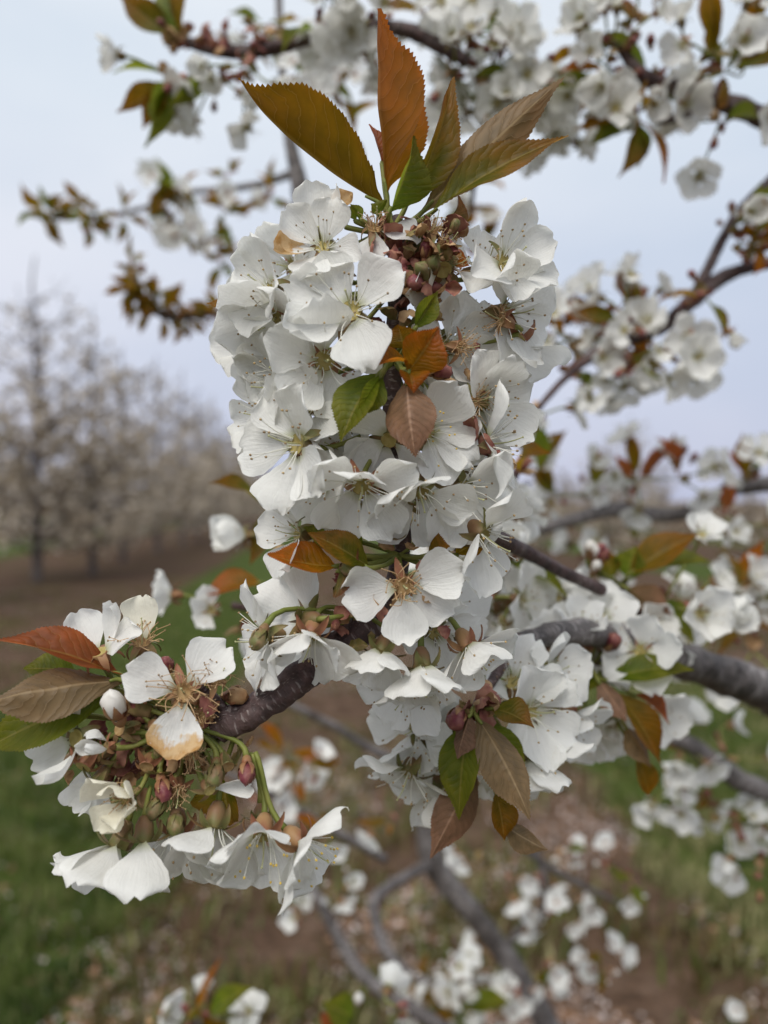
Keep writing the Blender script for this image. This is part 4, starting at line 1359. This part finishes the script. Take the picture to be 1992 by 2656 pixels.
b = branch('blossom-laden branch arching level behind the spike, its wood grey-brown', 1992, 1262, .46, 1.25)
stem(b, [(1290, 1395, .44, .0032), (1380, 1378, .445, .0034), (1480, 1350, .45, .0038), (1590, 1322, .455, .0046), (1700, 1335, .458, .0046), (1800, 1325, .46, .0042), (1900, 1268, .47, .0046), (2060, 1250, .48, .0055)], M_BARK_G, 'stem', 10, .14)
stem(b, [(1300, 1400, .44, .002), (1340, 1320, .45, .0018), (1370, 1250, .455, .0014)], M_BARK_G, 'twig', 8, .1, 4)
for i, (x, y, nf, nl, bx, by) in enumerate([(1380, 1210, 3, 3, 0, .4), (1440, 1290, 5, 2, -.2, .3), (1540, 1290, 5, 1, 0, .5), (1650, 1250, 6, 3, 0, .6), (1760, 1240, 5, 2, 0, .6), (1560, 1400, 5, 0, 0, -.6),
                                            (1880, 1340, 6, 1, .2, -.3), (1960, 1370, 5, 0, .1, -.4), (1650, 1420, 4, 1, 0, -.6), (1940, 1250, 3, 3, .3, .4)]):
    spray(b, x, y, .45 + .01 * (i % 3), nf, nl, .030, 80 + i, (bx, by, .2), leafcols=('green', 'amber', 'olive', 'red'), leaflen=.030, nb=2, leafdir=[(0, 1, .1), (-.5, .7, .2), (.6, .6, .2)])

b = branch('forked dark branch with hanging white blossoms against the pale sky', 1992, 690, .40, 1.25)
stem(b, [(1378, 1085, .35, .0012), (1420, 1030, .355, .0016), (1480, 968, .36, .0018), (1550, 915, .37, .0028), (1640, 880, .375, .0030), (1725, 842, .38, .0036), (1800, 775, .385, .0042), (1850, 735, .39, .0040), (1920, 700, .395, .0032), (2050, 672, .40, .0034)], M_BARK, 'stem', 10, .14)
stem(b, [(1800, 770, .385, .003), (1840, 690, .387, .0026), (1880, 610, .39, .0026), (1930, 535, .393, .0025), (2040, 430, .40, .0027)], M_BARK, 'stem', 10, .12)
for i, (x, y, nf, nl, bx, by, ld) in enumerate([(1400, 1075, 2, 3, -.2, -.4, None), (1470, 890, 8, 2, -.4, .3, None), (1560, 850, 8, 2, -.2, .6, None), (1620, 830, 4, 2, 0, .6, None), (1660, 820, 3, 2, 0, .8, [(-.2, 1, 0), (-.7, 1, .1)]), (1690, 900, 9, 2, .1, -.7, [(-.7, -.6, .4), (.3, -.3, .6)]), (1640, 930, 6, 1, -.2, -.6, None),
                                            (1760, 920, 4, 0, .5, -.4, None), (1500, 960, 4, 2, 0, -.5, None), (1830, 770, 1, 2, 0, .2, [(-.9, 0, .2), (.3, -1, 0)]), (1895, 600, 1, 3, .2, .4, None), (1920, 660, 1, 2, .6, .1, None), (1960, 620, 2, 4, .5, 0, None)]):
    spray(b, x, y, .37 + .006 * (i % 3), nf, nl, .024, 120 + i, (bx, by, .2), leafcols=('amber', 'olive', 'green', 'orange'), leaflen=.028, nb=2, leafdir=ld, ns=4)

b = branch('knobbly dark branch hung with blossoms and a leafy rosette, high by the fan of leaves', 1992, 320, .37, 1.2)
stem(b, [(1560, 95, .365, .0016), (1610, 130, .365, .0022), (1650, 180, .366, .0030), (1700, 215, .367, .0040), (1780, 235, .368, .0042), (1860, 262, .37, .0046), (1930, 285, .372, .0050), (2060, 335, .375, .0056)], M_BARK, 'stem', 12, .2)
stem(b, [(1830, 262, .368, .0026), (1780, 300, .364, .0022), (1700, 312, .362, .0022)], M_BARK, 'twig', 8, .16, 5)
for i, (x, y, nf, nl, bx, by, ld) in enumerate([(1580, 130, 12, 0, -.5, .1, None), (1600, 205, 9, 3, -.3, -.4, [(-1, -.1, .1), (-.7, -.6, .2)]), (1660, 300, 2, 7, -.5, -.5, [(-1, .1, .2), (-.8, -.5, .2), (.0, -1, .2), (-.5, -1, .1), (-1, -.2, .3), (-.2, -.3, 1), (.3, -.9, .2)]),
                                            (1640, 60, 3, 1, 0, .7, None), (1880, 190, 4, 5, -.2, .6, [(-.3, 1, 0), (.2, 1, .1), (.7, .8, 0), (1, .1, .1), (-.1, -.8, .4)]), (1870, 310, 4, 1, 0, -.7, None), (1850, 150, 4, 2, -.7, .3, None), (1960, 90, 4, 5, .3, .4, None), (1690, 200, 3, 1, .1, -.4, None)]):
    spray(b, x, y, .362 + .004 * (i % 3), nf, nl, .026, 140 + i, (bx, by, .25), leafcols=('olive', 'amber', 'green', 'orange'), leaflen=.032, nb=2, leafdir=ld, ns=5)

b = branch('dark branch crossing behind the leaf fan with dense blossom clumps and red bud scales', 800, 100, .385, 1.18)
stem(b, [(440, 95, .40, .0022), (520, 120, .40, .0030), (600, 135, .395, .0034), (690, 128, .39, .0036), (800, 100, .385, .0032), (900, 75, .38, .0032), (1040, 75, .378, .0036), (1140, 115, .375, .0040), (1210, 160, .372, .0028)], M_BARK, 'stem', 12, .18)
for i, (x, y, nf, nl, bx, by, ld) in enumerate([(470, 110, 1, 3, -.2, .7, [(-1, .7, .1), (-.2, 1, 0), (.2, 1, 0)]), (450, 200, 4, 5, -.4, -.5, [(-.9, -.5, .1), (-.6, -1, .1), (-.2, -1, .1), (-1, .2, .1), (-.7, -.8, 0)]), (560, 190, 5, 1, 0, -.7, None), (640, 170, 4, 0, .2, -.6, None),
                                            (830, 70, 3, 1, -.2, -.1, [(-.6, -.6, .3)]), (930, 70, 12, 1, .1, -.2, None), (880, 20, 8, 0, 0, .3, None), (1000, 20, 6, 0, 0, .3, None), (1120, 40, 4, 2, -.2, .5, None), (1230, 90, 13, 1, .1, .1, None), (1290, 140, 8, 0, .1, 0, None), (1260, 190, 10, 0, .1, -.4, None),
                                            (1180, 200, 5, 0, -.5, -.3, None), (1370, 190, 2, 3, .3, 0, [(-1, -.2, .1), (.6, .3, .1), (-.6, .5, .2)])]):
    spray(b, x, y, .38 + .006 * (i % 3), nf, nl, .027, 170 + i, (bx, by, .2), leafcols=('olive', 'amber', 'green'), leaflen=.034, nb=2, leafdir=ld, ns=6 if x < 700 else 3)
for i in range(30):
    x = rb.choice([rb.gauss(690, 30), rb.gauss(560, 25), rb.gauss(470, 15)])
    bud_scale(b, P(x, rb.gauss(110, 22), rb.uniform(.383, .398)), D(rb.uniform(-1, 1), rb.uniform(-.4, 1), .4), rvec(rb), rb.uniform(.008, .013), 800 + i)

b = branch('blossom clump hanging between the leaf fan and the knobbly branch', 1280, 290, .42, 1.12)
stem(b, [(1350, 160, .42, .0016), (1320, 230, .42, .0018), (1280, 300, .42, .0018), (1240, 420, .43, .0014), (1220, 560, .45, .0012)], M_BARK, 'stem', 8, .12)
for i, (x, y, nf, nl) in enumerate([(1260, 280, 9, 2), (1340, 290, 8, 1), (1400, 250, 7, 1), (1290, 350, 5, 1), (1420, 310, 5, 0)]):
    spray(b, x, y, .42 + .006 * i, nf, nl, .030, 190 + i, (0, -.1, .2), leaflen=.024)
for i, (x, y, nf, nl) in enumerate([(1230, 470, 2, 4), (1215, 540, 2, 4), (1190, 620, 2, 4), (1240, 640, 1, 3)]):
    spray(b, x, y, .60, nf, nl, .022, 196 + i, (0, 0, .2), leaflen=.026, far=True)

b = branch('tall thin twig rising behind the crossing branch, blossom tufts along it', 770, 480, .62)
stem(b, [(790, 560, .62, .0085), (775, 470, .62, .0070), (755, 380, .62, .0050), (738, 270, .62, .0036), (730, 150, .62, .0032), (722, -40, .62, .003)], M_BARK_G, 'stem', 10, .12)
for i, (x, y, nf, nl) in enumerate([(830, 180, 5, 5), (870, 240, 5, 3), (810, 215, 3, 4), (900, 330, 2, 3), (690, 60, 1, 4)]):
    spray(b, x, y, .60, nf, nl, .026, 210 + i, (0, 0, .2), leaflen=.03, far=True)

b = branch('slender twig reaching out into open sky, tipped with small leafy tufts', 760, 455, .80)
stem(b, [(110, 568, .80, .0016), (200, 560, .80, .002), (300, 556, .80, .0022), (370, 540, .80, .0022), (480, 500, .80, .0028), (600, 490, .80, .0034), (700, 470, .80, .004), (780, 440, .80, .005)], M_BARK_G, 'stem', 8, .12)
for i, (x, y, nf, nl, ln) in enumerate([(120, 555, 0, 10, .028), (150, 565, 0, 5, .026), (225, 545, 0, 9, .028), (250, 560, 0, 7, .030), (240, 590, 0, 3, .02), (320, 555, 0, 5, .024), (410, 510, 2, 9, .032), (460, 490, 1, 8, .034), (430, 540, 2, 4, .026), (470, 590, 7, 2, .024), (455, 620, 4, 0, .02),
                                        (590, 450, 0, 4, .022), (580, 540, 2, 7, .028), (610, 640, 1, 7, .030), (580, 680, 0, 5, .026), (700, 510, 1, 5, .03)]):
    spray(b, x, y, .80, nf, nl, .024, 230 + i, (0, 0, .2), leafcols=('olive', 'olive', 'green', 'amber'), leaflen=ln, far=True, ns=3)

b = branch('crooked leafy twig curving up at its end, beside the spike in open sky', 600, 815, .72)
stem(b, [(350, 690, .72, .0016), (365, 760, .72, .003), (400, 805, .72, .0034), (450, 826, .72, .0032), (520, 818, .72, .0028), (620, 815, .72, .003), (720, 830, .72, .0035)], M_BARK_G, 'stem', 8, .12)
for i, (x, y, nl, ln) in enumerate([(352, 690, 6, .026), (358, 720, 8, .026), (355, 755, 8, .026), (380, 780, 9, .028), (410, 800, 9, .026), (430, 815, 6, .024), (482, 825, 6, .024), (485, 845, 4, .02), (550, 822, 4, .024), (570, 810, 4, .024)]):
    spray(b, x, y, .72, 0, nl, .02, 260 + i, (0, 0, .2), leafcols=('olive', 'olive', 'amber'), leaflen=ln, far=True, ns=4)
DK[0] = 1.0
lf(main, (612, 832, .21), (536, 788, .209), 9, (.3, .7, .6), 'amber', 35, .1, 0, 'u')

b = branch('grey branch sloping up out of the grass alley with white blossoms under it', 1992, 2060, .42, 1.35)
stem(b, [(1735, 1915, .40, .003), (1790, 1930, .402, .0042), (1850, 1975, .405, .0050), (1920, 2025, .41, .0056), (1990, 2055, .415, .0056), (2100, 2110, .42, .006)], M_BARK_G, 'stem', 10, .16)
for i, (x, y, nf, nl, bx, by) in enumerate([(1760, 1935, 5, 1, -.2, .3), (1750, 2020, 6, 0, -.2, -.5), (1830, 2060, 7, 1, 0, -.6), (1880, 2120, 6, 0, .1, -.6), (1880, 1960, 3, 0, .2, .5), (1985, 2130, 4, 1, .3, -.3), (1975, 2260, 3, 0, .2, 0), (1960, 2190, 1, 1, .2, 0)]):
    spray(b, x, y, .41 + .005 * (i % 3), nf, nl, .026, 280 + i, (bx, by, .1), leafcols=('amber', 'green'), leaflen=.026, nb=2)

b = branch('blossoms and bronze leaves on the far side of the thick grey limb', 1930, 1560, .40, 1.25)
stem(b, [(2060, 1620, .42, .004), (1960, 1580, .41, .003), (1860, 1600, .40, .0026)], M_BARK, 'stem', 8, .14)
for i, (x, y, nf, nl, bx, by, ld) in enumerate([(1840, 1620, 6, 0, -.2, 0, None), (1900, 1560, 3, 4, 0, .2, [(-.5, -.9, .2), (.5, -.4, .2), (.4, .7, .2), (-.3, .9, .2)]), (1960, 1540, 2, 3, .3, .2, None), (1780, 1600, 4, 0, 0, .3, None), (1905, 1650, 2, 0, 0, -.1, None), (1850, 1655, 5, 0, 0, .2, None), (1950, 1690, 3, 0, 0, .4, None)]):
    spray(b, x, y, .385 + .006 * (i % 3), nf, nl, .028, 300 + i, (bx, by, .15), leafcols=('orange', 'amber', 'olive'), leaflen=.038, leafdir=ld, nb=1)

b = branch('leafy blossom spray tucked behind the spike above the dark fork', 1330, 1260, .30, 1.12)
stem(b, [(1290, 1395, .31, .002), (1310, 1300, .305, .0018), (1350, 1200, .30, .0015)], M_BARK, 'stem', 8, .12)
for i, (x, y, nf, nl) in enumerate([(1290, 1500, 6, 1), (1370, 1520, 6, 1), (1420, 1560, 5, 0), (1310, 1440, 4, 2), (1200, 1420, 4, 0), (1350, 1590, 5, 0), (1240, 1560, 5, 1), (1340, 1230, 2, 3), (1130, 1390, 3, 0)]):
    spray(b, x, y, .285 + .008 * (i % 3), nf, nl, .024, 320 + i, (0, 0, .15), leafcols=('amber', 'green', 'orange'), leaflen=.024, nb=1)

b = branch('pale blossoms and an orange leaf half hidden behind the foot of the spike', 560, 1590, .29, 1.2)
stem(b, [(900, 1640, .30, .0018), (760, 1600, .295, .0016), (600, 1570, .29, .0014)], M_BARK, 'stem', 8, .12)
for i, (x, y, nf, nl) in enumerate([(560, 1600, 3, 0), (640, 1640, 1, 1), (730, 1470, 1, 0), (690, 1310, 0, 2)]):
    spray(b, x, y, .29, nf, nl, .020, 340 + i, (0, 0, .15), leafcols=('green', 'olive'), leaflen=.026)
lf(b, (680, 1510, .28), (530, 1545, .275), 15, (.1, .85, .5), 'orange', 30, .06, 0, P(690, 1530, .29))

# ------------------------------------------------------------------ low branches over the soil
DK[0] = 1.0
tr = thing('cherry_tree', 'grey forked young trunk rising from the soil below the blossom spike', 'tree', P(1480, 2656, 1.02))
stem(tr, [(1700, 3600, 1.0, .026), (1560, 3000, 1.0, .021), (1440, 2700, 1.0, .017), (1330, 2510, .98, .0145), (1235, 2380, .96, .0135), (1160, 2290, .95, .0145), (1118, 2220, .94, .015), (1108, 2130, .93, .014), (1098, 2020, .92, .012), (1075, 1900, .92, .009)], M_BARK_G, 'trunk', 12, .14, 8, .03)
stem(tr, [(1125, 2235, .94, .007), (1070, 2265, .90, .006), (1010, 2300, .86, .0056), (972, 2335, .83, .006), (978, 2400, .81, .0058), (1005, 2470, .79, .0055), (1060, 2520, .78, .005), (1130, 2560, .77, .004)], M_BARK_G, 'limb', 10, .14)
stem(tr, [(1098, 2020, .92, .006), (1020, 1970, .88, .0055), (940, 1930, .85, .005), (860, 1880, .83, .0045), (700, 1800, .80, .003)], M_BARK_G, 'limb', 10, .14)
stem(tr, [(1300, 2470, .98, .005), (1400, 2330, .95, .0045), (1385, 2200, .93, .004), (1300, 2140, .9, .003)], M_BARK_G, 'limb', 8, .14)

b = branch('smooth grey branch arcing low over the soil toward a blossom tuft', 1150, 2656, .52, 1.35)
stem(b, [(800, 2280, .56, .0030), (830, 2340, .55, .0036), (870, 2420, .545, .0042), (915, 2495, .54, .0046), (960, 2545, .535, .0048), (1020, 2590, .53, .0048), (1090, 2630, .525, .0050), (1180, 2690, .52, .0052), (1320, 2800, .51, .006)], M_BARK_G, 'stem', 10, .14)
for i, (x, y, nf, nl, ld) in enumerate([(890, 2290, 4, 0, None), (770, 2365, 3, 0, None), (1090, 2590, 3, 2, None), (1170, 2500, 6, 0, None), (1210, 2540, 6, 0, None), (1060, 2560, 2, 0, None), (1190, 2600, 4, 3, [(.9, .1, .3), (.2, .9, .2), (-.8, .3, .2)]), (1030, 2590, 1, 1, None)]):
    spray(b, x, y, .56 + .006 * (i % 3), nf, nl, .024, 360 + i, (0, 0, .15), leafcols=('olive', 'green', 'amber'), leaflen=.045, nb=3, budk='w')

b = branch('open blossom spray low over the soil, flowers strung down its twigs', 1400, 2240, .60, 1.3)
stem(b, [(1290, 2140, .58, .0022), (1360, 2200, .59, .0028), (1410, 2240, .60, .003), (1500, 2290, .61, .0024), (1580, 2330, .615, .0016), (1640, 2360, .62, .0008)], M_BARK_G, 'stem', 8, .14)
stem(b, [(1410, 2240, .60, .002), (1415, 2330, .60, .0018), (1390, 2420, .60, .0014)], M_BARK_G, 'twig', 8, .1, 4)
for i, (x, y, nf, nl, nb) in enumerate([(1320, 2280, 2, 0, 1), (1410, 2270, 3, 0, 2), (1400, 2340, 4, 1, 1), (1340, 2380, 3, 0, 0), (1440, 2370, 4, 1, 0), (1500, 2300, 4, 0, 2), (1460, 2210, 1, 1, 6), (1570, 2230, 1, 1, 5), (1630, 2280, 3, 2, 1), (1230, 2210, 4, 0, 1), (1560, 2500, 5, 3, 3), (1430, 2500, 3, 2, 3),
                                        (1350, 2560, 4, 0, 2), (1320, 2610, 5, 1, 1), (1270, 2480, 3, 0, 0), (1960, 2650, 3, 1, 0), (1230, 2560, 3, 0, 1)]):
    spray(b, x, y, .60 + .01 * (i % 4), nf, nl, .022, 380 + i, (0, -.3, .1), leafcols=('amber', 'olive', 'green'), leaflen=.03, nb=nb, budk='w', far=True)

b = branch('leafy shoot tip with yellow-green leaf poking up from below', 400, 2656, .40, 1.3)
stem(b, [(560, 2760, .42, .002), (520, 2690, .41, .002), (500, 2640, .40, .0016)], M_BARK, 'stem', 8, .12)
spray(b, 385, 2665, .40, 2, 0, .018, 401, (0, .5, .2))
spray(b, 625, 2672, .40, 2, 1, .018, 402, (0, .5, .2), nb=2, budk='w')
spray(b, 500, 2650, .40, 1, 2, .020, 403, (0, .5, .2), leafcols=('amber', 'olive'), nb=2)
lf(b, (545, 2625, .39), (660, 2560, .38), 13, (-.2, .7, .65), 'green', 28, .08, 0)
lf(b, (505, 2640, .40), (575, 2480, .40), 6, (-.6, .2, .7), 'orange', 50, .02, 0)

DK[0] = 1.0
b = branch('round green leaf and closed pale bud on a short low shoot', 900, 2656, .46)
stem(b, [(930, 2780, .47, .002), (910, 2700, .465, .0018), (890, 2640, .46, .0014)], M_BARK, 'stem', 8, .12)
lf(b, (915, 2640, .45), (835, 2600, .44), 20, (-.2, .7, .7), 'green', 20, .1, 0)
lf(b, (880, 2656, .45), (840, 2690, .44), 20, (-.2, .7, .7), 'red', 20, .1, 0)
bud(b, P(930, 2598, .45), face_dir(0, 60), .011, 'w', 900, P(915, 2690, .46))
spray(b, 1030, 2620, .46, 2, 0, .014, 404, (0, .3, .2), nb=1, budk='w')

b = branch('blossom twigs low beneath the withered cluster, grey and out over the soil', 900, 2130, .66)
stem(b, [(560, 1990, .64, .002), (700, 2060, .65, .0028), (860, 2150, .66, .0034), (1000, 2230, .68, .004)], M_BARK_G, 'stem', 8, .12)
for i, (x, y, nf, nl) in enumerate([(790, 1990, 3, 3), (740, 1950, 1, 4), (850, 2160, 2, 2), (1020, 2130, 2, 2), (660, 2080, 3, 0), (830, 2010, 2, 0)]):
    spray(b, x, y, .64, nf, nl, .022, 410 + i, (0, 0, .1), leafcols=('amber', 'orange'), leaflen=.03, far=True)
